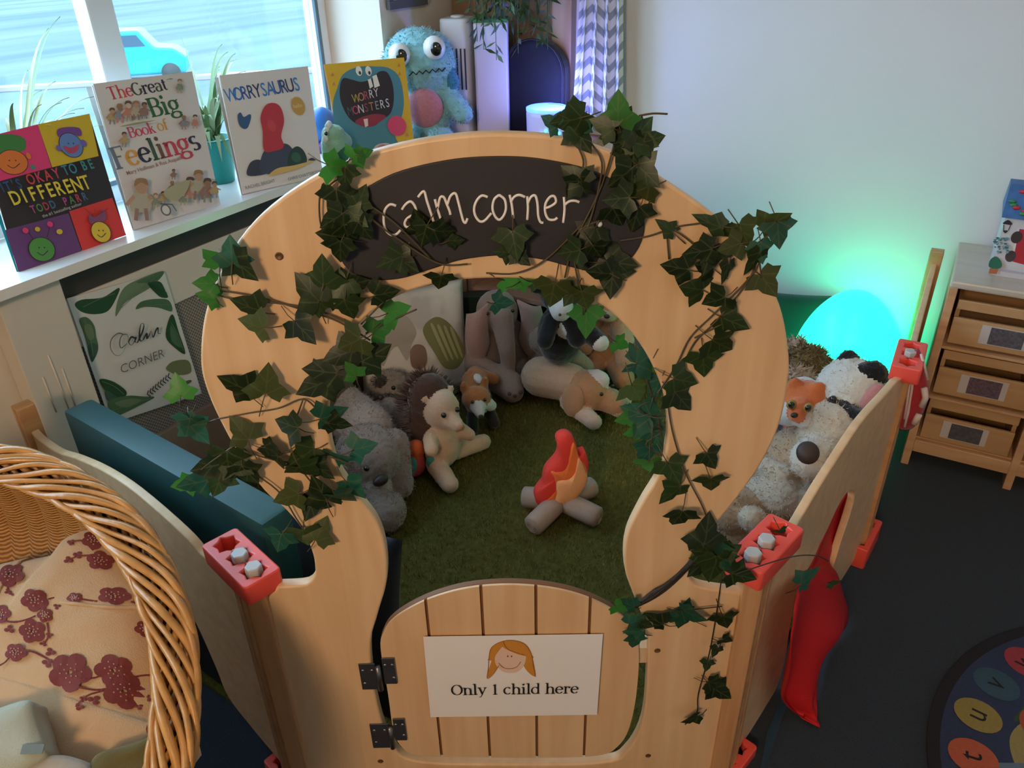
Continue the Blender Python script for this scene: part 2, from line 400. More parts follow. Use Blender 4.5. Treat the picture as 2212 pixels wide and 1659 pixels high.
class Sheet(Print):
    """printed sheet on a plane given by world matrix; artwork placed through the photo's pixels on that plane"""
    def __init__(s, mtx, quad_px, base, thick=.0006):
        s.mtx = mtx; s.inv = mtx.inverted(); s.O = mtx.translation.copy(); s.n = mtx.to_3x3().col[2].copy()
        s.zf = lambda x, y: (x, y)
        s.mats = []; s.m = MB(); s.z = 0; s.lay = .0002; s.use(base)
        s.q = [s.px(x, y) for x, y in quad_px]
        s.m.prism(s.q[::-1], thick, lambda p: V((p[0], p[1], -thick)), V((0, 0, 1)))
    def px(s, x, y):
        p = s.inv @ atp(x, y, s.O, s.n); return (p.x, p.y)
    def L(s, X, Y): return s.px(*s.zf(X, Y))
    def LL(s, pts): return [s.L(*p) for p in pts]
    def sc(s, X, Y, d=20):
        a, b = V(s.L(X, Y)+(0,)), V(s.L(X, Y+d)+(0,)); return (a-b).length/d
    def P(s, pts, mat): s.poly(s.LL(pts), mat)
    def B(s, pts, mat, n=5): s.blob(s.LL(pts), mat, n)
    def E(s, X, Y, rx, ry, mat, rot=0):
        k = s.sc(X, Y); x, y = s.L(X, Y); s.ell(x, y, rx*k, ry*k, mat, rot)
    def Ln(s, pts, w, mat, smooth=4, nib=None):
        k = s.sc(*pts[0]); s.line(s.LL(pts), (lambda t: w(t)*k) if callable(w) else w*k, mat, nib, smooth=smooth)
    def T(s, txt, X, Y, size, mat, bold=0, rot=0, sx=1, align='CENTER'):
        k = s.sc(X, Y); x, y = s.L(X, Y); s.text(txt, x, y, size*k*1.38, mat, bold*k, rot, align, sx)
    def R(s, txt, X, Y, xh, mats, bold=1, sx=1, rot=0, thick=.22):
        k = s.sc(X, Y); x, y = s.L(X, Y); s.serif(txt, x, y, xh*k, mats, thick, rot, 'CENTER', bold, sx)
    def done(s, name, parent=None):
        o = s.build(name, parent)
        if parent is None: o.matrix_world = s.mtx
        return o

# ================================================================== WOODEN ARCH PANEL
Y0 = 1.005; TH = .022
def fp(x, y, dy=0): return aty(x, y, Y0+dy)
def f2(pts, dy=0): return [(p.x, p.z) for p in (fp(x, y, dy) for x, y in pts)]
def sm2(pts, n=6, closed=True): return [(p.x, p.y) for p in catmull([(a, b, 0) for a, b in pts], n, closed)]
outer = [(681, 1240), (676, 1200), (655, 1150), (620, 1105), (570, 1060), (520, 990), (475, 910), (445, 840), (433, 780), (440, 690), (470, 600), (530, 500),
         (620, 420), (740, 352), (870, 312), (1000, 292), (1105, 289), (1220, 300), (1340, 338), (1450, 400), (1560, 480), (1630, 560), (1685, 660), (1705, 770),
         (1700, 850), (1680, 930), (1640, 1010), (1590, 1080), (1540, 1140), (1500, 1190), (1487, 1230), (1500, 1262), (1540, 1274)]
XL, XR = -.452, .410                        # stile centres
ol = sm2(f2(outer), 5, False)
ol = [(XL, .03), (XL, .575)] + sm2(f2([(600, 1268), (662, 1263), (681, 1240)]), 4, False)[:-1] + ol + [(XR, .575), (XR, .03)]
hole = sm2(f2([(800, 1400), (815, 1330), (834, 1262), (834, 1195), (815, 1130), (770, 1070), (725, 1000), (708, 900), (722, 800), (772, 705), (850, 645), (950, 612), (1075, 602),
               (1195, 612), (1300, 660), (1380, 740), (1430, 840), (1443, 930), (1425, 1020), (1385, 1090), (1353, 1160), (1350, 1230), (1370, 1290), (1395, 1360), (1398, 1450),
               (1387, 1560), (1352, 1625), (1300, 1648), (1100, 1652), (900, 1645), (845, 1605), (815, 1520)]), 5)
arch = thing('arch_panel', 'tall maple arch panel with chalkboard top and keyhole doorway wrapped in ivy', 'play panel', (0, Y0+TH/2, 0))
board('board', [ol, hole], TH, MAPLE, arch, .004)
CHALK = plain('chalkboard', (.022, .019, .022), .6, .25, 14, .05, 200)
cb = sm2(f2([(770, 420), (850, 374), (960, 346), (1060, 337), (1160, 341), (1270, 364), (1340, 398), (1380, 440), (1392, 490), (1375, 540), (1340, 573), (1290, 587),
             (1240, 577), (1170, 559), (1090, 550), (1000, 559), (930, 580), (865, 600), (800, 602), (755, 582), (733, 548), (730, 500), (743, 455)]), 5)
cbo = board('chalkboard', [cb], .006, CHALK, arch, .0015, (0, -TH/2-.001, 0))
CHALKW = plain('chalk_white', (.86, .80, .76), .9)
ck = MB()
for st in ([(650, 1405), (610, 1395), (575, 1430), (565, 1490), (575, 1560), (610, 1600), (650, 1600), (680, 1570)],
           [(690, 1430), (715, 1395), (750, 1375), (780, 1410), (790, 1460)], [(790, 1460), (740, 1480), (712, 1510), (712, 1540), (740, 1550), (790, 1500)],
           [(800, 1345), (840, 1305), (860, 1370), (890, 1460), (915, 1530), (940, 1515)],
           [(915, 1360), (930, 1420), (950, 1480), (965, 1520)], [(935, 1420), (950, 1350), (975, 1345), (995, 1390), (1015, 1440), (1020, 1465)],
           [(1000, 1400), (1020, 1340), (1055, 1320), (1075, 1380), (1095, 1460), (1110, 1510), (1125, 1520), (1137, 1490)],
           [(1275, 1345), (1235, 1335), (1200, 1370), (1183, 1420), (1190, 1470), (1220, 1510), (1255, 1505), (1300, 1455)],
           [(1355, 1330), (1320, 1360), (1308, 1420), (1325, 1475), (1355, 1500), (1385, 1470), (1400, 1420), (1390, 1360), (1352, 1330)],
           [(1425, 1330), (1440, 1400), (1450, 1490)], [(1432, 1380), (1455, 1345), (1490, 1330), (1530, 1345)],
           [(1545, 1340), (1550, 1420), (1545, 1500)], [(1548, 1390), (1570, 1345), (1600, 1335), (1615, 1390), (1620, 1470), (1635, 1515), (1655, 1520)],
           [(1665, 1420), (1700, 1410), (1740, 1380), (1730, 1340), (1700, 1345), (1670, 1390), (1668, 1450), (1690, 1495), (1730, 1500), (1750, 1485)],
           [(1795, 1345), (1800, 1430), (1790, 1520)], [(1800, 1400), (1830, 1375), (1870, 1370), (1900, 1380)]):
    P = catmull([fp(650+x/3.16, y/3.16, -.0045) for x, y in st], 4, False)
    ck.tube([p-V((0, Y0+TH/2, 0)) for p in P], .0018, 6)
ck.build('chalk_lettering', CHALKW, cbo, True)
def place_px(o, x, y, dy=0): o.location = fp(x, y, dy)-V((0, Y0+TH/2, 0))
for i, (x, y) in enumerate(((603, 553), (1420, 1405), (822, 1644), (1400, 1632))):
    mb = MB(); mb.lathe([(.0055, 0), (.0058, .0008), (.0035, .0012), (.0030, -.001), (.0005, -.001)], 14)
    s_ = mb.build('screw', plain('screw_brass', (.16, .085, .04), .5, metal=.4) if i == 0 else bpy.data.materials['screw_brass'], arch, True); s_.rotation_euler = (pi/2, 0, 0); place_px(s_, x, y, -.0003)
mb = MB(); mb.ell((0, 0, 0), .004); s_ = mb.build('pin', plain('pearl_pin', (.7, .68, .66), .3), cbo, True); place_px(s_, 1295, 484, -.007)
# stiles of the front panel
for X, nm in ((XL, 'stile'), (XR, 'stile')):
    mb = MB(); mb.box((X, 0, .3185), (.036, .040, .575), bev=.003); mb.box((X-.009, -.0195, .3185), (.0012, .002, .56)); mb.box((X+.009, -.0195, .3185), (.0012, .002, .56))
    mb.build(nm, OAK, arch)
# gate
gp = f2([(822, 1402), (828, 1368), (845, 1343), (880, 1318), (935, 1292), (1010, 1272), (1100, 1265), (1190, 1272), (1265, 1291), (1325, 1320), (1362, 1350), (1378, 1385), (1380, 1440), (1372, 1520),
         (1357, 1580), (1335, 1613), (1300, 1632), (1200, 1638), (1000, 1637), (900, 1632), (868, 1615), (850, 1580), (838, 1500)])
gpo = sm2(gp, 5)
gate = board('gate', [gpo], .014, plain('groove_brown', (.20, .085, .03), .6), arch, .003, (0, .002, 0))
def clipx(poly, x, keep_gt):
    out = []
    for i in range(len(poly)):
        a, b = poly[i], poly[(i+1) % len(poly)]
        ia, ib = (a[0] > x) == keep_gt, (b[0] > x) == keep_gt
        if ia: out.append(a)
        if ia != ib:
            t = (x-a[0])/(b[0]-a[0]); out.append((x, a[1]+t*(b[1]-a[1])))
    return out
gx = [fp(x, y).x for x, y in ((938, 1480), (1050, 1480), (1159, 1480), (1268, 1480))]
edges_ = [-9]+gx+[9]; mb = MB()
for i in range(5):
    q = clipx(clipx(gpo, edges_[i]+.0027, True), edges_[i+1]-.0027, False)
    if len(q) > 2: mb.prism(q, .0045, nrm=V((0, -1, 0)))
pk = mb.build('planks', MAPLE, gate); pk.location = (0, -.0052, 0)
# gate hinges
HST = plain('hinge_steel', (.20, .20, .22), .38, .08, 60, metal=.9); SCR = plain('screw_head', (.62, .62, .64), .28, metal=1)
def bead_(h, c):
    mb = MB(); mb.ell(c, (.0032, .0012, .0032), seg=10, rings=6); mb.build('screw', SCR, h, True)
for (l0, l1, r0, r1, bx) in (((774, 1432), (818, 1486), (824, 1420), (859, 1474), 820), ((798, 1562), (846, 1612), (848, 1551), (880, 1596), 846)):
    h = bpy.data.objects.new('hinge', None); COL.objects.link(h); h.parent = arch; h.location = fp(bx, (l0[1]+l1[1])/2)-V((0, Y0+TH/2, 0)); hl = fp(bx, (l0[1]+l1[1])/2)
    for a, b in ((l0, l1), (r0, r1)):
        A, B = fp(*a)-hl, fp(*b)-hl; mb = MB(); mb.box(((A.x+B.x)/2, -.0022, (A.z+B.z)/2), (abs(B.x-A.x), .003, abs(A.z-B.z)), bev=.0012)
        mb.build('hinge_plate', HST, h)
        for fx in (.22, .78):
            for fz in (.25, .75):
                if (fx < .5) == (a == l0) or fz > .5: bead_(h, (A.x+(B.x-A.x)*fx, -.004, B.z+(A.z-B.z)*fz))
    mb = MB(); mb.tube([(0, -.005, .03), (0, -.005, -.034)], .0052, 12); mb.build('barrel', HST, h, True)
# latch between gate and post
mb = MB(); A = fp(1379, 1408); B = fp(1402, 1440); mb.box(((A.x+B.x)/2, .004, (A.z+B.z)/2), (abs(B.x-A.x)+.006, .012, abs(A.z-B.z)), bev=.001); lt = mb.build('latch', EDGE, gate)
mb = MB(); A2 = fp(1379, 1390); mb.box(((A.x+B.x)/2, .003, (A2.z+A.z)/2), (abs(B.x-A.x)+.006, .012, abs(A2.z-A.z)), bev=.001); mb.build('latch_plate', WHITE, lt)

# sign taped to the gate
TL, TR, BR, BL = fp(912, 1376, -.006), fp(1300, 1370, -.006), fp(1292, 1544, -.006), fp(932, 1549, -.006)
sw = ((TR-TL).length+(BR-BL).length)/2; sh = ((TL-BL).length+(TR-BR).length)/2
sgm = frame_from((TL+TR+BR+BL)/4, TR-TL+BR-BL, TL-BL+TR-BR); sgi = sgm.inverted(); sg = Print(sw, sh, PAPER)
def sp_(x, y): p = sgi @ aty(x, y, Y0-.006); return (p.x, p.y)
k_ = (sp_(1106, 1478)[1]-sp_(1106, 1496)[1])/18
HAIR = ink(.62, .26, .04); HAIRL = ink(.30, .12, .03); SKIN = ink(.80, .56, .44); FEAT = ink(.25, .13, .09)
def spl(L): return [sp_(x, y) for x, y in L]
z = lambda x, y: (700+x/2.765, 1130+y/2.765)
sg.blob(spl([z(*q) for q in ((1010, 800), (985, 870), (975, 925), (1010, 900), (1045, 840), (1030, 800))]), HAIR)
sg.blob(spl([z(*q) for q in ((1210, 790), (1190, 840), (1220, 890), (1262, 915), (1258, 860), (1240, 795))]), HAIR)
sg.blob(spl([z(*q) for q in ((985, 800), (1000, 740), (1060, 705), (1130, 698), (1200, 720), (1238, 780), (1230, 810), (1000, 820))]), HAIR)
sg.blob(spl([z(*q) for q in ((1020, 800), (1030, 850), (1070, 885), (1115, 893), (1160, 883), (1195, 845), (1205, 795), (1180, 770), (1110, 740), (1070, 735), (1045, 760))]), SKIN)
sg.blob(spl([z(*q) for q in ((1065, 735), (1072, 705), (1130, 700), (1200, 725), (1230, 775), (1200, 790), (1130, 770))]), HAIR)
for L in (((985, 800), (1000, 740), (1060, 705), (1130, 698), (1200, 720), (1238, 780), (1250, 850), (1262, 915)), ((985, 800), (980, 870), (975, 925), (1010, 900), (1045, 845)), ((1072, 705), (1100, 750), (1200, 785))):
    sg.line(spl([z(*q) for q in L]), .0012, HAIRL, smooth=4)
sg.line(spl([z(*q) for q in ((1042, 830), (1070, 858), (1110, 865), (1150, 855), (1175, 822))]), .0011, FEAT, smooth=4)
for ex in (1097, 1120): sg.ell(*sp_(*z(ex, 790)), .0014, .0024, FEAT)
xh_ = 14.5*k_; tw_ = sp_(1250, 1494)[0]-sp_(976, 1497)[0]; nat = sum((G[c][0] if c != ' ' else .55) for c in 'Only 1 child here')*xh_
tx, ty = sp_(1113, 1497); sg.serif('Only 1 child here', tx, ty, xh_, BLACKINK, thick=.17, sx=tw_/nat)
sgo = sg.build('paper_sign'); sgo.matrix_world = sgm
tag(sgo, 'white paper sign reading Only 1 child here taped on the wooden gate', 'sign')

# ------------------------------------------------------------------ side panels
def side_panel(name, label, A, B, outline, thick, mat, holes=(), posts=(1, 1), top=(.606, .606), cat='play panel'):
    A, B = V(A), V(B); X = (B-A).normalized(); mtx = frame_from(A, X, V((0, 0, 1))); L = (B-A).length
    r = thing(name, label, cat); r.matrix_world = mtx
    board('board', [outline]+list(holes), thick, mat, r, .003, rot=(0, 0, 0))
    for k, x in ((0, 0), (1, L)):
        if posts[k]:
            tp = top[k]; mb = MB(); mb.box((x, tp/2+.002, 0), (.036, tp-.004, .040), bev=.003)
            for s in (-1, 1): mb.box((x, tp/2+.002, s*.0203), (.0012, tp-.012, .001))
            mb.build('stile', OAK, r)
    return r, mtx
def loc2(pts, A, B, off=0):
    A, B = V(A), V(B); X = (B-A).normalized(); n = X.cross(V((0, 0, 1))); A_ = A+n*off
    return [((P-A).dot(X), max(P.z, .006)) for P in (atp(x, y, A_, n) for x, y in pts)]
LA, LB_ = (-.487, 1.054, 0), (-1.135, 1.565, 0)
top_l = loc2([(440, 1190), (400, 1145), (300, 1058), (230, 1012), (170, 985), (130, 972), (90, 945), (72, 925)], LA, LB_)
LLl = (V(LB_)-V(LA)).length
bot_l = loc2([(600, 1625), (550, 1565), (500, 1500), (475, 1440), (440, 1360), (405, 1290)], LA, LB_)
pl = [(0, .025)] + sm2([(max(.03, x), z_) for x, z_ in bot_l], 4, False) + [(LLl*.56, .36), (LLl*.70, .28), (LLl*.80, .1), (LLl*.86, .025), (LLl, .025), (LLl, .60)] + sm2(top_l[::-1], 4, False) + [(0, .575)]
side_panel('side_panel', 'low maple side panel with wavy top edge between wicker basket and teal mat', LA, LB_, pl, .018, MAPLE, top=(.606, .665))
RA, RB_ = (.442, 1.058, 0), (.992, 1.722, 0)
top_r = loc2([(1714, 1128), (1757, 1055), (1797, 992), (1853, 908), (1905, 850), (1931, 820)], RA, RB_)
LRl = (V(RB_)-V(RA)).length
arch_r = loc2([(1609, 1595), (1643, 1540), (1673, 1475), (1690, 1411), (1697, 1360), (1705, 1313), (1716, 1266), (1748, 1206), (1763, 1172), (1780, 1138), (1802, 1091), (1820, 1063), (1832, 1056), (1838, 1070), (1827, 1112), (1810, 1164), (1793, 1219)], RA, RB_)
pr = [(0, .025)] + [(max(.02, x), z_) for x, z_ in arch_r[:1]] + sm2(arch_r, 4, False) + [(arch_r[-1][0]+.012, .025), (LRl, .025), (LRl, .60)] + sm2(top_r[::-1], 4, False) + [(0, .575)]
rp, RPM = side_panel('arched_side_panel', 'maple side panel with pointed arch cut-out, red cloth pushed through it', RA, RB_, pr, .018, MAPLE)
SA = (1.012, 1.752, 0); SB = V(SA)+V(DL)*.80
side_panel('plain_side_panel', 'narrow-looking maple panel running beside the drawer unit to the wall', SA, SB, [(0, .025), (.80, .025), (.80, .60)] + sm2([(.80, .61), (.6, .575), (.4, .565), (.2, .58), (0, .60)], 4, False), .018, MAPLE, top=(.606, .65))

# ------------------------------------------------------------------ coral connector blocks
def rrect(w, h, r, n=5):
    out = []
    for cx, cy, a in ((w/2-r, h/2-r, 0), (-w/2+r, h/2-r, 90), (-w/2+r, -h/2+r, 180), (w/2-r, -h/2+r, 270)):
        out += [(cx+r*math.cos(math.radians(a+90*i/n)), cy+r*math.sin(math.radians(a+90*i/n))) for i in range(n+1)]
    return out
def star(cx, r0, r1): return [(cx+(r0 if k % 2 else r1)*math.cos(pi*k/6), (r0 if k % 2 else r1)*math.sin(pi*k/6)) for k in range(12)]
PEG = plain('grey_peg', (.46, .46, .45), .42, .05, 50)
def connector(label, c, d, z0, pegs=(1, 2), h=.042, L=.158, name='connector_block'):
    ang = math.atan2(d[1], d[0])
    r = thing(name, label, 'connector', (c[0], c[1], z0), ang, 'coral plastic panel connectors')
    board('block', [rrect(L, .070, .008)]+[star(x, .0165, .0225)[::-1] for x in (-.048, 0, .048)], h, CORAL, r, .003, (0, 0, h/2), rot=(0, 0, 0))
    for k in pegs:
        mb = MB(); x = (-.048, 0, .048)[k]
        mb.prism([(x+.0155*math.cos(pi*i/3), .0155*math.sin(pi*i/3)) for i in range(6)], h+.008, lambda p: V((p[0], p[1], .002)), V((0, 0, 1)))
        pg = mb.build('peg', PEG, r)
        bv = pg.modifiers.new('b', 'BEVEL'); bv.width = .0025; bv.segments = 2
    return r
dl, dr = (.034, -.0345), (-.033, -.034)
connector('coral red connector block on the left post, teal mat behind it', (-.486, 1.051), dl, .608)
connector('coral red connector block on the right post, ivy leaf lying across it', (.443, 1.057), dr, .608)
connector('coral red connector block beside the glowing egg lamp', (1.003, 1.737), (-.5, -.866), .608, (1,), L=.165)
connector('coral red connector at the foot of the left post', (-.486, 1.051), dl, 0, (), .03)
connector('coral red connector at the foot of the right post', (.443, 1.057), dr, 0, (), .03)
connector('coral red connector on the carpet at the far end of the arched side panel', (1.003, 1.737), (.6, .8), 0, (), .07)

# ================================================================== RADIATOR COVER AND POSTER
rc = thing('radiator_cover', 'white and mesh radiator cover under the window sill', 'radiator cover', COR, RZ)
CREAMP = plain('cream_panel', (.66, .60, .52), .5, .02, 12)
gr, nt, b = nodes('woven_grille')
tc = N(nt, 'ShaderNodeTexCoord'); mp = N(nt, 'ShaderNodeMapping'); mp.inputs['Rotation'].default_value = (0, pi/4, pi/4*0)
mp.inputs['Scale'].default_value = (1, 1, 1)
ck_ = N(nt, 'ShaderNodeTexChecker', i3=170.0); ck_.inputs['Color1'].default_value = (.34, .29, .25, 1); ck_.inputs['Color2'].default_value = (.13, .11, .10, 1)
sw_ = N(nt, 'ShaderNodeSeparateXYZ'); cw_ = N(nt, 'ShaderNodeCombineXYZ')
nt.links.new(tc.outputs['Object'], sw_.inputs[0]); nt.links.new(sw_.outputs[1], cw_.inputs[0]); nt.links.new(sw_.outputs[2], cw_.inputs[1]); cw_.inputs[2].default_value = .5
nt.links.new(cw_.outputs[0], ck_.inputs['Vector']); nt.links.new(ck_.outputs[0], b.inputs['Base Color']); b.inputs['Roughness'].default_value = .6
def rbox(v0, v1, u0, u1, z0, z1, bev=.003): m = MB(); m.box(((v0+v1)/2, (u0+u1)/2, (z0+z1)/2), (v1-v0, u1-u0, z1-z0), bev=bev); return m
ep = rbox(WV+.001, -.50, -2.062, -1.906, .002, .882).build('end_panel', CREAMP, rc)
mb = MB()
for a, b_ in (((104, 768), (152, 890)), ((134, 796), (168, 890)), ((92, 815), (122, 890))):
    A, B = rmc(atp(*a, rm(-.4995, 0), DR)), rmc(atp(*b_, rm(-.4995, 0), DR)); mb.tube([A, B], .0022, 6)
mb.build('raised_lines', CREAMP, ep, True)
rbox(WV+.001, -.535, -1.904, -.48, .806, .882, .001).build('dark_strip', plain('dark_brown_strip', (.045, .035, .033), .6), rc)
rbox(WV+.001, -.530, -1.904, -.48, .672, .806).build('top_rail', CREAMP, rc)
rbox(WV+.001, -.540, -1.904, -.48, .315, .672, .001).build('grille', gr, rc)
rbox(WV+.001, -.528, -1.904, -.48, .002, .315).build('lower_board', plain('brown_laminate', (.30, .215, .15), .5, .12, 9), rc)

def wallsheet(quad, v, base, thick=.0006):
    P = [atp(x, y, rm(v, 0), DR) for x, y in quad]
    return Sheet(frame_from(sum(P, V())/4, DL, V((0, 0, 1))), quad, base, thick)
PQ = [(145, 645), (355, 587), (436, 850), (240, 915)]
ps = wallsheet(PQ, -.524, plain('poster_white', (.66, .65, .63), .35), .003)
ps.zf = lambda X, Y: (X/3.16, 500+Y/3.16)
g1, g2, g3, g4 = ink(.018, .07, .028), ink(.07, .15, .075), ink(.15, .22, .13), ink(.04, .10, .07)
gy = ink(.16, .19, .09)
ps.B([(510, 500), (560, 465), (700, 450), (810, 385), (800, 440), (740, 540), (650, 565), (560, 550)], g1)
ps.B([(790, 580), (800, 480), (850, 380), (960, 320), (1105, 270), (1110, 300), (1030, 380), (930, 440), (850, 490)], g3)
ps.B([(930, 350), (1000, 310), (1105, 272), (1100, 310), (1040, 345)], g2)
ps.B([(1060, 340), (1100, 350), (1130, 410), (1145, 450), (1100, 450), (1060, 420), (1010, 360)], g1)
ps.B([(925, 530), (960, 480), (1060, 460), (1150, 470), (1172, 545), (1080, 520), (990, 515)], g2)
ps.B([(540, 600), (590, 585), (640, 640), (655, 720), (668, 790), (640, 870), (610, 850), (590, 760), (565, 680)], g2)
ps.B([(575, 640), (620, 640), (640, 720), (610, 740), (585, 700)], g3)
ps.B([(600, 780), (640, 760), (668, 800), (630, 890), (610, 850)], g4)
ps.B([(1150, 600), (1180, 570), (1215, 680), (1262, 830), (1200, 800), (1130, 720)], g1)
ps.B([(1160, 640), (1200, 690), (1240, 790), (1170, 750)], g2)
ps.B([(1130, 930), (1180, 885), (1280, 880), (1300, 960), (1220, 980), (1160, 960)], gy)
ps.B([(1220, 1040), (1290, 1012), (1300, 1028), (1230, 1060)], g2)
ps.B([(675, 1012), (760, 1020), (850, 1080), (855, 1120), (800, 1150), (740, 1120)], g1)
ps.B([(715, 1080), (800, 1130), (860, 1150), (740, 1160)], g4)
ps.B([(735, 1160), (860, 1120), (980, 1125), (1050, 1130), (960, 1180), (860, 1230), (780, 1255)], g2)
ps.B([(780, 1170), (880, 1140), (960, 1150), (860, 1200)], g3)
for a, b_ in (((560, 515), (780, 420)), ((800, 540), (1080, 290)), ((940, 520), (1150, 500)), ((570, 600), (630, 850)), ((1160, 620), (1245, 810)), ((690, 1020), (840, 1110)), ((760, 1220), (1020, 1140))):
    ps.Ln([a, ((a[0]+b_[0])/2+8, (a[1]+b_[1])/2-10), b_], 4, g3)
for i in range(8): ps.E(1010+16*i, 350+10*i, 9, 7, g1)
for i in range(9):
    X, Y = 995+17*i, 1108-15*i; ps.Ln([(X, Y), (X+8, Y-26)], 8, ink(.02, .03, .025), 1); ps.Ln([(X, Y), (X+22, Y+14)], 7, ink(.02, .03, .025), 1)
IK, IK2 = ink(.03, .03, .035), ink(.14, .13, .13)
ps.Ln([(850, 760), (812, 790), (800, 755), (815, 705), (850, 700), (856, 740), (815, 830), (770, 838), (738, 790), (745, 730), (790, 690), (830, 700)], lambda t: 5+3*math.sin(t*9), IK2)
for L in ([(905, 725), (880, 715), (862, 750), (880, 770), (905, 740), (912, 715), (905, 745), (920, 755)], [(920, 755), (955, 680), (965, 630), (945, 628), (935, 690), (940, 740), (960, 735)],
          [(960, 735), (985, 690), (985, 725), (1000, 705), (1015, 675), (1022, 700), (1030, 715), (1050, 665), (1062, 655), (1062, 690), (1082, 690)]):
    ps.Ln(L, lambda t: 8+5*math.sin(t*11), IK)
dx = V(ps.L(820, 930)+(0,)); ps.T('CORNER', 962, 905, 62, IK2, -.6, math.atan2(ps.L(1100, 838)[1]-ps.L(820, 948)[1], ps.L(1100, 838)[0]-ps.L(820, 948)[0]), .97)
po = ps.done('poster'); tag(po, 'white Calm Corner poster bordered with green leaves on the mesh radiator cover', 'poster')

# ================================================================== BOOKS ON THE SILL
PAGES = plain('page_block', (.74, .71, .66), .7, .08, 200)
def book(name, label, BL, BR, TR, TL, base, tilt, back, thick=.006, splay=.45):
    a, b_ = atz(*BL, SZ+.0015), atz(*BR, SZ+.0015); b_.z = a.z
    X = (b_-a).normalized(); bk = V((0, 0, 1)).cross(X)
    U = V((0, 0, 1))*math.cos(tilt)+bk*math.sin(tilt)
    mt = frame_from(a, X, U)
    t = thing(name, label, 'book', group='picture books stood open on the window sill'); t.matrix_world = mt
    sh = Sheet(mt, [BL, BR, TR, TL], base, .0012)
    h = (sh.q[2][1]+sh.q[3][1])/2; w = sh.q[1][0]
    m = MB(); c, s = math.cos(splay), math.sin(splay)
    m.prism([(q[0]*.985+.002, max(q[1]-.002, .001)) for q in sh.q], .004, lambda p: V((p[0]*math.cos(splay*.35), p[1], -.0016-p[0]*math.sin(splay*.35))), V((0, 0, -1))); m.build('pages', PAGES, t)
    m = MB(); m.prism([(q[0]*.98, q[1]) for q in sh.q], .0012, lambda p: V((p[0]*c-.001, p[1]+p[0]*s*math.tan(tilt)*0, -.0062-p[0]*s)), V((0, 0, -1))); m.build('back_cover', back, t)
    print('BOOK', name, round(w, 3), round(h, 3))
    return t, sh
TEALC = plain('teal_cover', (.02, .36, .42), .4)
# different
t, b1 = book('picture_book', 'black cover book with faces on pink, yellow, purple and red squares', (40, 587), (272, 508), (193, 248), (-42, 300), ink(.025, .02, .022), .30, TEALC)
b1.zf = lambda X, Y: (X/3.687, 150+Y/3.687)
pk, ye, pu, rd = ink(.72, .045, .19), ink(.62, .46, .02), ink(.13, .045, .17), ink(.66, .04, .035)
lnk = ink(.03, .02, .03)
b1.P([(-150, 548), (300, 437), (410, 780), (-60, 905)], pk); b1.P([(300, 437), (712, 352), (785, 690), (415, 780)], ye)
b1.P([(38, 1280), (545, 1145), (652, 1450), (148, 1612)], pu); b1.P([(550, 1130), (893, 1022), (1003, 1318), (657, 1446)], rd)
def face(s, X, Y, rx, ry, c, smile=True):
    s.E(X, Y, rx+5, ry+5, lnk); s.E(X, Y, rx, ry, c)
    if smile: s.Ln([(X-rx*.4, Y+ry*.25), (X+rx*.05, Y+ry*.5), (X+rx*.5, Y+ry*.1)], 6, lnk)
    for d in (-.25, .2): s.E(X+rx*d, Y-ry*.15, 5, 6, lnk)
b1.B([(-60, 540), (60, 515), (180, 540), (205, 600), (180, 650), (60, 660), (-50, 680)], ink(.05, .22, .05)); face(b1, 100, 740, 112, 92, ink(.70, .19, .03)); b1.E(225, 690, 18, 26, ink(.70, .19, .03)); b1.E(258, 780, 20, 18, ink(.05, .25, .22))
b1.B([(465, 540), (455, 480), (540, 460), (630, 470), (640, 530), (550, 520)], ink(.17, .06, .30)); face(b1, 562, 605, 88, 92, ink(.12, .24, .55), False); b1.E(660, 590, 24, 28, ink(.16, .12, .42)); b1.E(462, 630, 20, 26, ink(.16, .12, .42)); b1.B([(500, 610), (560, 625), (620, 600), (610, 650), (560, 672), (520, 650)], ink(.45, .06, .14))
face(b1, 328, 1435, 96, 92, ink(.07, .26, .05)); b1.Ln([(258, 1350), (225, 1310), (200, 1290)], 5, lnk); b1.Ln([(365, 1340), (380, 1290), (390, 1240)], 5, lnk); b1.E(195, 1285, 22, 22, pk); b1.E(390, 1235, 22, 22, pk); b1.E(290, 1275, 20, 18, ye); b1.E(465, 1295, 24, 20, ye)
b1.B([(715, 1230), (700, 1160), (760, 1170), (810, 1115), (830, 1200)], ink(.22, .07, .16)); face(b1, 795, 1298, 74, 80, ink(.68, .50, .04))
for X in (660, 745, 850): b1.Ln([(740, 1180), (X, 1110)], 6, ink(.35, .02, .02), 1)
def rowtext(s, txt, x0, y0, x1, y1, size, cols, bold=1.5):
    n = len(txt)
    for i, ch in enumerate(txt):
        f = (i+.5)/n
        if ch != ' ': s.T(ch, x0+(x1-x0)*f, y0+(y1-y0)*f, size, cols[i % len(cols)], bold, 0, .72)
rowtext(b1, "IT'S", 0, 985, 175, 945, 76, [ink(.02, .09, .24)]); rowtext(b1, 'OKAY', 215, 925, 485, 862, 82, [ink(.62, .05, .04), ink(.62, .05, .12)])
rowtext(b1, 'TO', 495, 850, 610, 825, 78, [ink(.03, .24, .36)]); rowtext(b1, 'BE', 640, 812, 750, 788, 74, [ink(.05, .28, .26)])
rowtext(b1, 'DIFFERENT', 95, 1085, 720, 950, 110, [ink(.72, .58, .05)], 2.2)
rowtext(b1, 'TODD PARR', 235, 1155, 690, 1040, 62, [ink(.45, .06, .25), ink(.08, .25, .08), ink(.45, .05, .06), ink(.06, .14, .26), ink(.40, .36, .03)])
b1.T('the #1 bestselling author', 480, 1135, 24, ink(.5, .48, .48), 0, .03)
b1.done('front_cover', t)
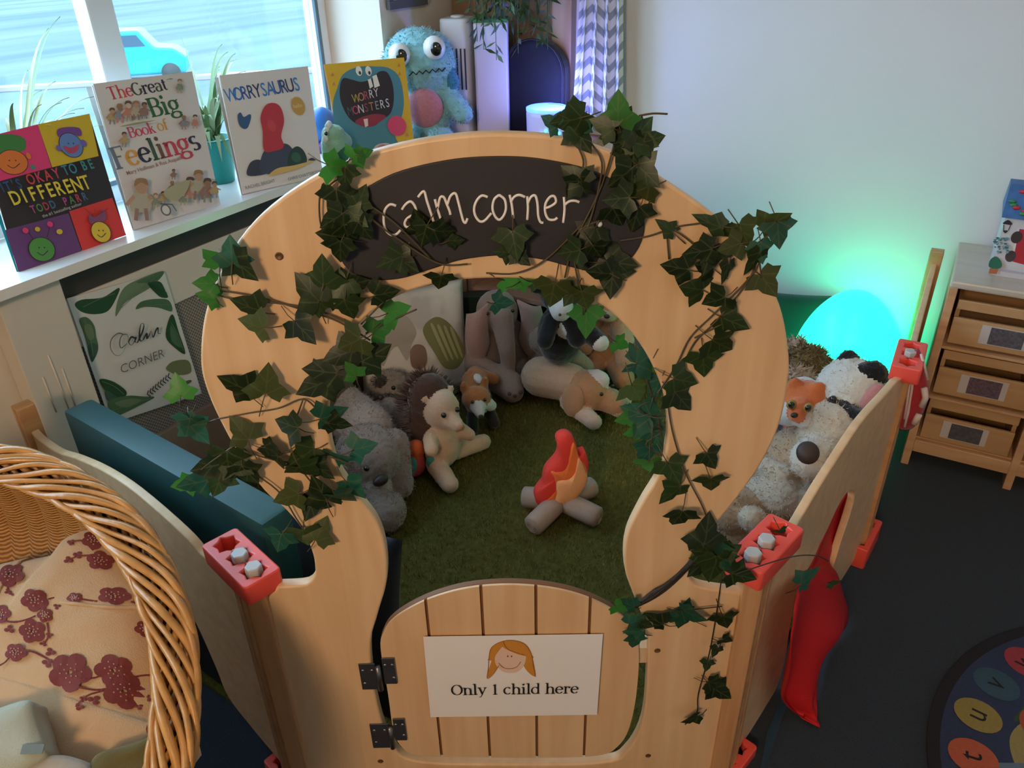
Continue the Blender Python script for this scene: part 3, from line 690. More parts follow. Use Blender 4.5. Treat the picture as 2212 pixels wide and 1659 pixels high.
# feelings
t, b2 = book('picture_book', 'white cover book with large multicoloured serif title and many small people', (290, 497), (476, 440), (415, 154), (201, 181), plain('cover_white', (.66, .64, .62), .4), .30, plain('cover_back_white', (.7, .74, .76), .5))
b2.zf = lambda X, Y: (X/3.16, Y/3.16)
cr, cg, cn, co_, cgr = ink(.55, .06, .10), ink(.03, .14, .05), ink(.03, .03, .07), ink(.66, .33, .06), ink(.16, .20, .27)
b2.R('The', 838, 665, 54, [cr, ink(.6, .10, .08)], 1.25); b2.R('Great', 1035, 632, 54, [ink(.05, .08, .05), cn, cn], 1.3)
b2.R('Big', 1140, 778, 80, [cg], 1.35, 1.05); b2.R('Book', 978, 922, 46, [ink(.6, .07, .2), cr], 1.15); b2.R('of', 1120, 888, 46, [co_], 1.15)
b2.R('Feelings', 1095, 1082, 92, [cgr, co_, cn, ink(.05, .09, .07), ink(.16, .09, .07), cr, cr, cn], 1.3, .98)
b2.T('Mary Hoffman & Ros Asquith', 1060, 1140, 26, ink(.34, .16, .14), .2, .03)
random.seed(3)
SK = [ink(.46, .28, .18), ink(.30, .17, .10), ink(.58, .42, .32)]; CL = [ink(.46, .34, .16), ink(.25, .28, .34), ink(.5, .22, .16), ink(.44, .40, .30), ink(.30, .17, .15), ink(.22, .27, .20)]
HR = [ink(.10, .06, .04), ink(.30, .18, .08)]
def person_(s, X, Y, h, i):
    s.B([(X-h*.16, Y-h*.55), (X+h*.16, Y-h*.55), (X+h*.2, Y-h*.2), (X-h*.2, Y-h*.2)], CL[i % 6], 3)
    for d in (-.08, .1): s.Ln([(X+d*h, Y-h*.25), (X+d*h*1.3, Y)], h*.08, CL[(i+1) % 6], 1)
    s.Ln([(X-h*.14, Y-h*.5), (X-h*.3, Y-h*.32)], h*.07, SK[i % 3], 1); s.Ln([(X+h*.14, Y-h*.5), (X+h*.32, Y-h*.42)], h*.07, SK[i % 3], 1)
    s.E(X, Y-h*.7, h*.13, h*.15, SK[i % 3]); s.B([(X-h*.14, Y-h*.7), (X-h*.1, Y-h*.86), (X+h*.1, Y-h*.86), (X+h*.14, Y-h*.72), (X, Y-h*.78)], HR[i % 2], 3)
for i, (X, Y, h) in enumerate(((762, 850, 130), (812, 840, 150), (868, 830, 160), (920, 822, 150), (975, 815, 130), (1215, 640, 110), (835, 1010, 120), (1240, 890, 110), (1315, 885, 110), (945, 1510, 330), (1165, 1230, 80), (1040, 1420, 110), (1090, 1400, 100), (1150, 1330, 100), (1270, 1390, 200), (1325, 1370, 230), (1385, 1390, 190), (1215, 1410, 110), (1430, 1360, 130))): person_(b2, X, Y, h, i)
b2.B([(780, 880), (900, 850), (1030, 835), (900, 865)], ink(.3, .33, .16), 3); b2.B([(1080, 1330), (1160, 1270), (1260, 1240), (1230, 1330), (1150, 1380)], ink(.40, .38, .24), 3)
b2.E(1098, 1442, 36, 40, ink(.12, .12, .13)); b2.E(1098, 1442, 26, 30, bpy.data.materials['cover_white']); b2.Ln([(1060, 1400), (1140, 1405), (1170, 1450)], 8, ink(.12, .12, .13), 1)
b2.done('front_cover', t)
# worry
t, b3 = book('picture_book', 'white cover book with blue capital title and red shape above dark boulders', (524, 420), (698, 380), (665, 143), (474, 163), bpy.data.materials['cover_white'], .30, plain('cover_back_cream', (.6, .55, .5), .5))
b3.zf = lambda X, Y: (X/3.16, Y/3.16)
rowtext(b3, 'WORRYSAURUS', 1570, 695, 2055, 615, 92, [ink(.03, .22, .55), ink(.03, .17, .48), ink(.03, .10, .36), ink(.02, .06, .22), ink(.02, .04, .12)], .8)
b3.B([(1620, 790), (1640, 768), (1662, 800), (1700, 780), (1712, 800), (1690, 870), (1660, 880), (1630, 850)], ink(.03, .10, .24), 3)
b3.E(2033, 725, 50, 62, ink(.50, .30, .07)); b3.T('hello', 2033, 735, 26, ink(.75, .6, .3))
b3.B([(1690, 1200), (1700, 1120), (1750, 1090), (1800, 1110), (1830, 1180)], ink(.035, .045, .07)); b3.B([(1775, 1170), (1790, 1050), (1850, 1000), (1960, 985), (2020, 1080), (1990, 1160), (1880, 1190)], ink(.045, .06, .10))
b3.B([(1965, 1140), (1970, 1050), (2020, 1000), (2070, 1030), (2092, 1100), (2050, 1140)], ink(.02, .05, .04)); b3.E(2018, 1075, 36, 34, ink(.03, .11, .07))
b3.B([(1830, 1200), (1890, 1150), (2000, 1130), (2120, 1100), (2160, 1090), (2040, 1150), (1900, 1190)], ink(.62, .42, .14)); b3.B([(2100, 1095), (2125, 1078), (2152, 1095)], ink(.05, .05, .06))
b3.B([(1800, 1030), (1790, 900), (1775, 800), (1810, 720), (1870, 705), (1915, 740), (1935, 830), (1915, 930), (1935, 1000), (1880, 1030)], ink(.46, .035, .05)); b3.E(1850, 860, 30, 40, ink(.54, .06, .07))
b3.T('RACHEL BRIGHT', 1775, 1268, 22, ink(.2, .19, .2), 0, .02); b3.T('CHRIS CHATTERTON', 2080, 1205, 20, ink(.2, .19, .2), 0, .02)
b3.done('front_cover', t)
# monsters
t, b4 = book('picture_book', 'yellow cover book showing a teal head with a wide open mouth', (742, 350), (897, 329), (873, 124), (700, 139), ink(.62, .38, .02), .30, plain('cover_back_orange', (.62, .22, .10), .5))
b4.zf = lambda X, Y: (680+X/6.914, 100+Y/6.914)
tl = ink(.055, .20, .25); b4.B([(330, 640), (420, 420), (640, 310), (900, 300), (1120, 330), (1270, 480), (1330, 800), (1300, 1050), (1200, 1300), (1260, 1490), (1220, 1640), (600, 1700), (420, 1560), (300, 1200), (270, 860)], tl)
b4.B([(420, 480), (560, 500), (700, 530), (860, 480), (960, 380), (1080, 390), (1160, 560), (1180, 800), (1130, 1000), (1000, 1100), (880, 1190), (700, 1190), (520, 1080), (400, 860), (370, 650)], ink(.018, .012, .018))
b4.B([(600, 1130), (700, 1060), (900, 1010), (1060, 1040), (1000, 1110), (840, 1200), (700, 1190)], ink(.26, .02, .045))
for X in (658, 800):
    b4.E(X, 370, 50, 72, ink(.72, .70, .62)); b4.E(X+14, 398, 20, 28, lnk)
b4.P([(790, 500), (835, 482), (870, 600), (820, 635)], ink(.74, .70, .62)); b4.P([(858, 450), (920, 425), (970, 590), (890, 625)], ink(.74, .70, .62)); b4.P([(725, 1090), (790, 1080), (795, 1190), (750, 1210)], ink(.7, .55, .48))
rowtext(b4, 'WORRY', 590, 850, 960, 740, 130, [ink(.45, .33, .05), ink(.5, .22, .12), ink(.4, .06, .1), ink(.6, .6, .62), ink(.55, .55, .58)], 0)
rowtext(b4, 'MONSTERS', 500, 1040, 1130, 900, 130, [ink(.05, .1, .1), ink(.55, .04, .14), ink(.6, .55, .55), ink(.3, .06, .07), ink(.45, .22, .08), ink(.3, .3, .3), ink(.6, .6, .62), ink(.62, .62, .64)], 0)
b4.E(1222, 1190, 148, 150, ink(.62, .05, .12)); b4.B([(860, 1640), (890, 1500), (1000, 1450), (1120, 1460), (1200, 1560), (1100, 1640)], ink(.5, .42, .40)); b4.E(1010, 1530, 90, 60, ink(.5, .15, .18))
for X, Y in ((280, 560), (260, 420), (1250, 280), (1260, 410), (1370, 1320), (1345, 1430)): b4.Ln([(X-14, Y+30), (X, Y-20), (X+16, Y+28)], 14, ink(.55, .12, .05), 1)
b4.done('front_cover', t)

# ================================================================== IVY GARLANDS
lf, nt, b = nodes('ivy_leaf')
uv = N(nt, 'ShaderNodeUVMap', uv_map='leaf'); at = N(nt, 'ShaderNodeVertexColor', layer_name='tint')
sx_ = N(nt, 'ShaderNodeSeparateXYZ'); nt.links.new(uv.outputs[0], sx_.inputs[0])
def mth(op, a, b_=None):
    n = N(nt, 'ShaderNodeMath', operation=op)
    for i, v in enumerate((a, b_)):
        if v is None: continue
        if isinstance(v, (int, float)): n.inputs[i].default_value = v
        else: nt.links.new(v, n.inputs[i])
    return n.outputs[0]
ax = mth('ABSOLUTE', sx_.outputs[0]); rib = mth('LESS_THAN', ax, .022)
ns = N(nt, 'ShaderNodeTexNoise'); ns.inputs['Scale'].default_value = 3.5; nt.links.new(uv.outputs[0], ns.inputs['Vector'])
s2 = mth('ABSOLUTE', mth('SUBTRACT', mth('MULTIPLY', ax, .75), mth('SUBTRACT', sx_.outputs[1], -.1))); rib2 = mth('LESS_THAN', s2, .028)
s3 = mth('ABSOLUTE', mth('SUBTRACT', mth('MULTIPLY', ax, 1.5), mth('SUBTRACT', sx_.outputs[1], .28))); rib3 = mth('LESS_THAN', s3, .028)
vein = mth('MAXIMUM', rib, mth('MAXIMUM', rib2, rib3))
mt_ = N(nt, 'ShaderNodeTexNoise'); mt_.inputs['Scale'].default_value = 2.2; nt.links.new(uv.outputs[0], mt_.inputs['Vector'])
rr_ = N(nt, 'ShaderNodeValToRGB'); rr_.color_ramp.elements[0].position = .52; rr_.color_ramp.elements[1].position = .66; nt.links.new(mt_.outputs['Fac'], rr_.inputs[0])
m1 = N(nt, 'ShaderNodeMix', data_type='RGBA', blend_type='MIX'); nt.links.new(at.outputs['Color'], m1.inputs[6]); m1.inputs[7].default_value = (.15, .17, .06, 1)
nt.links.new(mth('MULTIPLY', mth('ADD', mth('MULTIPLY', vein, .5), mth('MULTIPLY', rr_.outputs[0], .28)), .55), m1.inputs[0]); nt.links.new(m1.outputs[2], b.inputs['Base Color'])
b.inputs['Roughness'].default_value = .42; b.inputs['Specular IOR Level'].default_value = .4
trn = N(nt, 'ShaderNodeBsdfTranslucent'); nt.links.new(m1.outputs[2], trn.inputs[0]); ms = N(nt, 'ShaderNodeMixShader'); ms.inputs[0].default_value = .3
nt.links.new(b.outputs[0], ms.inputs[1]); nt.links.new(trn.outputs[0], ms.inputs[2]); nt.links.new(ms.outputs[0], nt.nodes['Material Output'].inputs[0])
STEM = plain('ivy_stem', (.075, .055, .025), .6, .25, 60); STEMD = plain('dark_twisted_stem', (.022, .017, .012), .7, .3, 80, .4, 150)
LEAF = [(-.05, -.02), (.16, -.22), (.42, -.30), (.50, -.10), (.72, .06), (.50, .24), (.34, .34), (.30, .55), (.0, 1.0)]
LEAF = [(x, y) for x, y in LEAF[1:]]
LRING = [(0, -.06)] + LEAF + [(-x, y) for x, y in LEAF[-2::-1]]
TINT = {0: (.012, .026, .008), 1: (.022, .046, .012), 2: (.035, .18, .022), 3: (.016, .085, .050), 4: (.060, .082, .020)}  # bright green tone paints window backlight into some leaves
class Ivy:
    def __init__(s, label, group='artificial ivy garlands on the arch panel', stem=STEM):
        s.r = thing('ivy_garland', label, 'ivy garland', (0, Y0, .6), 0, group); s.st = MB(); s.bm = bmesh.new(); s.stem = stem
        s.uv = s.bm.loops.layers.uv.new('leaf'); s.cl = s.bm.loops.layers.float_color.new('tint')
    def vine(s, pts, dy=-.008, r=.0013, n=5, wob=.0025):
        P = catmull([fp(x, y, dy-(random.random()*wob if abs(dy) < .02 else 0)) - s.r.location for x, y in pts], n, False); s.st.tube(P, r, 5); return s
    def leaf(s, x, y, size, ang, tone=0, dy=None, wide=1.0, pitch=None):
        """centre px, length px, direction of the tip in degrees (0 right, 90 down)"""
        rnd = random.random
        if dy is None: dy = -.012-.016*rnd()
        c = fp(x, y, dy); L = (fp(x+size*.5, y, dy)-fp(x-size*.5, y, dy)).length*.84
        a = math.radians(ang); Y = V((math.cos(a), 0, -math.sin(a)))
        n = V((0, -1, 0)); pt = (rnd()-.5)*1.0 if pitch is None else pitch
        n = (n+Y*pt+V((rnd()-.5, 0, rnd()-.5))*.5).normalized(); Y = (Y-n*Y.dot(n)).normalized(); X = Y.cross(n)
        o = c - Y*L*.38 - s.r.location; cup = (.10+.14*rnd())*(1 if rnd() < .7 else -1); droop = .1+.14*rnd()
        def pos(px, py): return o + X*(px*L*wide*.92) + Y*(py*L*.86) + n*L*(-cup*abs(px)*.9 - droop*max(py, 0)**2*.6 + .03*math.sin(px*9+py*7))
        base = TINT[tone]; j = .75+.5*rnd(); col = (base[0]*j, base[1]*j, base[2]*j, 1)
        mid = [s.bm.verts.new(pos(0, t)) for t in (-.06, .18, .45, 1.0)]
        for sg in (1, -1):
            ring = [s.bm.verts.new(pos(sg*px, py)) for px, py in LEAF[:-1]]
            co_ = [(sg*px, py) for px, py in LEAF[:-1]]
            F = [([mid[0], ring[0], mid[1]], [(0, -.06), co_[0], (0, .18)]), ([ring[0], ring[1], ring[2], mid[1]], [co_[0], co_[1], co_[2], (0, .18)]),
                 ([mid[1], ring[2], ring[3], ring[4], mid[2]], [(0, .18), co_[2], co_[3], co_[4], (0, .45)]), ([mid[2], ring[4], ring[5], ring[6]], [(0, .45), co_[4], co_[5], co_[6]]), ([mid[2], ring[6], mid[3]], [(0, .45), co_[6], (0, 1)])]
            for vs, uvs in F:
                if sg < 0: vs, uvs = vs[::-1], uvs[::-1]
                f = s.bm.faces.new(vs); f.smooth = True
                for l, u in zip(f.loops, uvs): l[s.uv].uv = u; l[s.cl] = col
        # leaf stalk
        s.stalk(o+Y*L*.0, x-math.cos(a)*size*.8+(rnd()-.5)*20, y-math.sin(a)*size*.8+(rnd()-.5)*20); return s
    def stalk(s, p, x, y):
        q = fp(x, y, -.006)-s.r.location; s.st.tube([p, (p+q)/2+V((0, -.004, 0)), q], .0008, 4)
    def leaves(s, L):
        for q in L: s.leaf(*q)
        return s
    def done(s):
        s.st.build('stem', s.stem, s.r, True)
        me = bpy.data.meshes.new('foliage'); s.bm.to_mesh(me); s.bm.free(); o = link('foliage', me, lf, s.r)
        return s.r
random.seed(11)
g = Ivy('ivy garland across the upper left of the arch, bright green leaves at its outer end')
g.vine([(428, 648), (462, 628), (560, 642), (650, 668), (720, 690), (762, 712), (800, 735)]).vine([(440, 625), (500, 645), (600, 655), (690, 672), (760, 700)]).vine([(762, 712), (700, 830), (660, 850)])
g.vine([(780, 700), (830, 650), (850, 630)], -.014).vine([(790, 720), (850, 690), (900, 668)], .004)
g.leaves([(458, 556, 80, 250, 2, -.02), (499, 540, 85, 275, 3, -.024), (528, 582, 95, 45, 0), (440, 612, 62, 185, 2), (446, 640, 60, 200, 2), (528, 660, 90, 200, 1), (540, 700, 85, 190, 4),
          (658, 718, 92, 45, 0), (663, 622, 105, 235, 1), (696, 585, 95, 275, 1), (712, 640, 85, 200, 0), (735, 630, 80, 120, 1), (772, 612, 80, 340, 0), (754, 672, 85, 80, 1),
          (836, 634, 76, 355, 0), (862, 670, 76, 350, 2, .004), (830, 708, 76, 340, 2, .004), (752, 745, 95, 150, 4), (812, 764, 100, 330, 0), (728, 770, 90, 160, 0), (690, 802, 105, 185, 0), (758, 798, 55, 240, 2), (676, 836, 100, 160, 0), (690, 672, 50, 100, 1)])
g.done()
g = Ivy('ivy garland across the left lobe of the arch with four spread leaves')
g.vine([(470, 905), (540, 892), (600, 882), (655, 862), (690, 890), (712, 908)]).vine([(470, 905), (430, 920)]).vine([(655, 862), (640, 900), (625, 915)])
g.leaves([(504, 830, 95, 215, 0), (577, 818, 95, 285, 4), (516, 925, 85, 240, 4), (618, 916, 82, 190, 0), (722, 895, 85, 350, 3, -.015), (735, 918, 70, 20, 0), (407, 925, 75, 110, 3, -.03), (430, 940, 80, 60, 3, -.03), (384, 832, 72, 265, 2, -.01), (395, 905, 50, 200, 3)])
g.done()
g = Ivy('thick ivy garland low on the left lobe hanging over the teal mat')
g.vine([(500, 955), (560, 985), (640, 1000), (700, 985), (760, 1005)]).vine([(500, 955), (520, 1000), (600, 1060), (640, 1120), (660, 1150)]).vine([(640, 1000), (690, 1060), (740, 1085)]).vine([(510, 960), (440, 1010), (400, 1050)], -.02)
g.leaves([(576, 980, 85, 170, 0), (590, 975, 60, 20, 0), (648, 990, 95, 150, 1), (668, 1022, 90, 60, 1), (690, 1055, 95, 250, 0), (617, 1077, 82, 160, 4), (668, 1100, 80, 110, 0), (745, 1080, 92, 60, 3), (768, 1060, 75, 50, 3), (735, 990, 75, 350, 3, 0), (788, 966, 75, 350, 3, .01),
          (448, 1010, 95, 170, 0, -.02), (492, 1002, 92, 100, 1, -.02), (540, 1028, 85, 70, 0), (415, 1045, 85, 180, 3, -.03), (470, 1050, 75, 120, 1, -.02), (660, 1165, 90, 90, 4), (694, 1142, 78, 300, 4), (602, 1175, 78, 110, 3), (520, 1010, 80, 30, 1, -.02), (390, 1048, 60, 170, 2, -.02), (700, 1020, 70, 30, 0)])
g.done()
g = Ivy('ivy cluster at the left end of the chalkboard')
g.vine([(700, 395), (690, 430), (694, 490), (720, 540)]).vine([(740, 380), (712, 400), (690, 430)]).vine([(745, 400), (800, 470), (880, 530), (950, 570), (1010, 570)], -.012).vine([(760, 420), (850, 480), (930, 560)], -.012)
g.leaves([(735, 362, 80, 20, 2), (722, 345, 60, 200, 3), (745, 385, 70, 100, 1), (775, 335, 60, 330, 2), (790, 330, 46, 350, 2), (730, 440, 85, 90, 0), (742, 465, 72, 60, 4), (716, 478, 80, 150, 0), (716, 510, 90, 190, 0), (752, 512, 90, 80, 0), (770, 470, 80, 40, 1), (782, 420, 62, 300, 1), (735, 545, 75, 100, 0), (790, 500, 70, 60, 0),
          (842, 565, 82, 160, 1), (880, 572, 78, 30, 0), (905, 478, 85, 260, 0), (915, 510, 80, 110, 0), (962, 500, 70, 20, 0), (950, 612, 72, 100, 0), (985, 520, 50, 350, 0)])
g.done()
g = Ivy('bushy ivy cluster on the top right of the arch with an upright bright leaf')
g.vine([(1270, 300), (1300, 350), (1290, 420), (1270, 490), (1240, 560)]).vine([(1330, 300), (1300, 400), (1262, 480), (1240, 520)]).vine([(1380, 250), (1410, 245), (1442, 246)], -.02).vine([(1262, 480), (1180, 560), (1115, 590), (1050, 590)]).vine([(1390, 340), (1410, 400), (1400, 445)]).vine([(1240, 560), (1250, 620), (1260, 680)]).vine([(1240, 300), (1260, 345), (1255, 380)]).vine([(1330, 470), (1250, 500), (1220, 600)])
g.leaves([(1222, 262, 92, 170, 1), (1258, 262, 85, 350, 1), (1260, 305, 80, 60, 0), (1238, 285, 70, 120, 3), (1185, 262, 58, 200, 3), (1335, 232, 95, 268, 2, -.03), (1355, 250, 60, 300, 1), (1300, 268, 75, 200, 1), (1325, 290, 85, 160, 0), (1388, 280, 95, 320, 1), (1392, 305, 85, 20, 4), (1345, 318, 85, 100, 0), (1415, 300, 70, 345, 1), (1370, 350, 90, 90, 0), (1400, 380, 90, 40, 1), (1340, 385, 85, 140, 0),
          (1237, 378, 82, 220, 0), (1238, 410, 70, 120, 0), (1262, 400, 60, 60, 0), (1372, 415, 85, 150, 4), (1330, 430, 85, 170, 0), (1335, 470, 80, 60, 0), (1372, 475, 80, 100, 0), (1270, 520, 85, 120, 0), (1228, 545, 80, 160, 1), (1290, 545, 70, 60, 0), (1112, 532, 88, 80, 1), (1085, 545, 55, 190, 1), (1130, 560, 55, 40, 0), (1345, 570, 92, 10, 0), (1322, 610, 95, 95, 0), (1295, 590, 75, 190, 0),
          (1192, 640, 95, 100, 4), (1262, 650, 90, 80, 4), (1266, 700, 82, 95, 2, -.01), (1108, 612, 60, 20, 2, .02), (1140, 606, 52, 350, 2, .02), (1165, 615, 45, 20, 1, .02), (1090, 655, 60, 10, 3, .02), (1232, 640, 70, 120, 1)])
g.done()
g = Ivy('ivy garland down the right lobe of the arch from the chalkboard end to the shoulder')
g.vine([(1340, 520), (1400, 510), (1460, 490), (1520, 480), (1555, 465)]).vine([(1555, 465), (1600, 510), (1640, 560), (1610, 610), (1540, 680), (1490, 730), (1460, 790), (1420, 850)]).vine([(1580, 480), (1630, 540), (1620, 600), (1550, 690), (1500, 740), (1470, 800), (1440, 850)]).vine([(1440, 850), (1452, 930), (1480, 1020), (1520, 1100), (1545, 1180)]).vine([(1455, 495), (1500, 530), (1520, 570)]).vine([(1640, 560), (1645, 600)]).vine([(1630, 530), (1670, 500)]).vine([(1440, 500), (1445, 560)]).vine([(1500, 730), (1560, 700)])
g.leaves([(1436, 488, 72, 215, 1, None, .6), (1524, 478, 92, 190, 1, None, .6), (1608, 510, 85, 60, 4), (1680, 478, 85, 320, 4, -.02), (1682, 508, 80, 80, 3, -.024), (1575, 535, 72, 160, 4), (1505, 545, 90, 160, 0, None, .8), (1458, 578, 82, 190, 0), (1530, 562, 85, 110, 0), (1522, 575, 70, 200, 0), (1568, 592, 70, 100, 0, None, .5), (1625, 572, 85, 110, 0, None, .55), (1660, 617, 82, 50, 4), (1496, 624, 90, 200, 1), (1540, 652, 80, 140, 0), (1645, 548, 60, 80, 3),
          (1588, 698, 85, 20, 1), (1560, 746, 95, 40, 1), (1520, 793, 82, 80, 1), (1482, 824, 85, 20, 1), (1476, 868, 85, 50, 0), (1404, 768, 90, 330, 3, .012), (1390, 800, 60, 120, 2, .012),
          (1537, 997, 66, 60, 0), (1536, 1048, 75, 80, 1), (1456, 1024, 82, 60, 1), (1447, 1072, 80, 130, 1), (1464, 1122, 80, 100, 0)])
g.done()
g = Ivy('pale green ivy with curly wires inside the right edge of the doorway')
g.vine([(1370, 740), (1400, 830), (1420, 900), (1430, 980), (1410, 1060)], .014, .0013).vine([(1440, 820), (1400, 900), (1430, 930), (1395, 960), (1440, 990)], .012, .0011).vine([(1425, 860), (1380, 880), (1420, 900), (1440, 870)], .012, .001)
g.leaves([(1375, 850, 85, 60, 4, .02), (1372, 890, 92, 190, 3, .018), (1350, 905, 60, 170, 2, .018), (1385, 922, 80, 120, 3, .02), (1415, 845, 70, 110, 3, .016), (1368, 935, 60, 180, 2, .02), (1395, 985, 75, 110, 3, .016), (1405, 1010, 70, 80, 2, .016), (1345, 745, 50, 30, 2, .03), (1420, 950, 60, 60, 3, .014), (1290, 672, 50, 340, 2, .03), (1415, 900, 62, 30, 3, .014), (1385, 800, 70, 60, 3, .02)])
g.done()
g = Ivy('ivy on the right post connector with a dark twisted stem running to the gate', stem=STEMD)
for k in range(5):
    g.vine([(1368+3*k, 1312-2*k), (1410+random.randint(-4, 4), 1290-3*k), (1455+random.randint(-5, 5), 1258+random.randint(-6, 6)), (1500+random.randint(-5, 5), 1210+random.randint(-8, 8)), (1540, 1150+6*k)], -.012-.004*random.random(), .0034)
g.vine([(1560, 1240), (1545, 1340), (1530, 1420), (1508, 1500), (1505, 1540), (1480, 1565)], -.008, .0012).vine([(1590, 1240), (1700, 1205), (1760, 1200), (1790, 1212)], -.05, .0011).vine([(1400, 1330), (1470, 1320), (1560, 1310)], -.012, .0011)
g.leaves([(1528, 1142, 100, 280, 0), (1550, 1185, 90, 350, 3), (1525, 1195, 95, 200, 1), (1541, 1232, 105, 95, 1), (1510, 1225, 85, 150, 0), (1580, 1190, 70, 340, 3), (1608, 1246, 78, 20, 0, -.04), (1570, 1215, 80, 60, 1), (1690, 1152, 62, 60, 1, -.05, .6), (1752, 1245, 75, 330, 3, -.05), (1806, 1258, 45, 0, 1, -.05, .6),
          (1460, 1332, 85, 190, 3), (1500, 1330, 78, 10, 3), (1412, 1338, 60, 200, 0), (1567, 1347, 66, 70, 0), (1572, 1385, 40, 30, 0), (1545, 1410, 36, 120, 0), (1527, 1440, 34, 100, 0), (1550, 1476, 58, 20, 0), (1562, 1500, 66, 40, 0), (1490, 1555, 52, 160, 0),
          (1352, 1303, 52, 200, 3, -.02), (1345, 1315, 50, 30, 2, -.02), (1376, 1340, 55, 330, 3, -.02), (1366, 1365, 55, 180, 3, -.02), (1370, 1388, 52, 95, 3, -.02), (1395, 1350, 50, 20, 0, -.02)])
g.done()

# ================================================================== TURF MAT, SOFT TOYS, CAMPFIRE
TURF = plain('turf_base', (.09, .085, .018), .95, .5, 70, .8, 300, spec=.1)
turf = thing('artificial_grass_mat', 'olive green artificial grass mat on the floor inside the arch', 'grass mat', (0, 0, 0))
PT = [V(p) for p in ((-.41, 1.06, 0), (.40, 1.06, 0), (.94, 1.72, 0), (1.30, 2.36, 0))] + [rm(.93, -.06), rm(.13, -.06), rm(.13, -.455), rm(-.50, -.455), rm(-.50, -1.55), V((-.80, 1.33, 0))]
mb = MB(); mb.prism([(p.x, p.y) for p in PT], .008, lambda p: V((p[0], p[1], .002)), V((0, 0, 1))); mb.build('backing', TURF, turf)
def inpoly(x, y, P):
    c = False
    for i in range(len(P)):
        a, b_ = P[i], P[i-1]
        if (a.y > y) != (b_.y > y) and x < (b_.x-a.x)*(y-a.y)/(b_.y-a.y)+a.x: c = not c
    return c
pm, nt, b = nodes('grass_pile')
inf = N(nt, 'ShaderNodeTexCoord'); tn = N(nt, 'ShaderNodeTexNoise'); tn.inputs['Scale'].default_value = 38; tn.inputs['Detail'].default_value = 5; nt.links.new(inf.outputs['Object'], tn.inputs['Vector'])
rp_ = N(nt, 'ShaderNodeValToRGB'); rp_.color_ramp.elements[0].position = .35; rp_.color_ramp.elements[1].position = .7
rp_.color_ramp.elements[0].color = (.115, .098, .018, 1); rp_.color_ramp.elements[1].color = (.30, .222, .058, 1)
nt.links.new(tn.outputs['Fac'], rp_.inputs[0]); nt.links.new(rp_.outputs[0], b.inputs['Base Color']); b.inputs['Roughness'].default_value = .7
random.seed(5); mb = MB(); nb = 0
xs = [p.x for p in PT]; ys = [p.y for p in PT]
while nb < 42000:
    x, y = random.uniform(min(xs)+.01, max(xs)-.01), random.uniform(min(ys)+.01, max(ys)-.01)
    if not inpoly(x, y, PT): continue
    a = random.random()*2*pi; w = .0013; h = random.uniform(.010, .020); l = random.uniform(0, .012); d = V((math.cos(a), math.sin(a), 0)); q = V((-d.y, d.x, 0))*w; o = V((x, y, .009)); b2_ = random.random()*2*pi
    mb.mi = 0; mb._f([mb.bm.verts.new(o-q), mb.bm.verts.new(o+q), mb.bm.verts.new(o+V((math.cos(b2_)*l, math.sin(b2_)*l, h)))]); nb += 1
gp_ = bpy.data.meshes.new('grass_pile'); mb.bm.to_mesh(gp_); mb.bm.free(); o = link('grass_pile', gp_, pm, turf); o['kind'] = 'stuff'

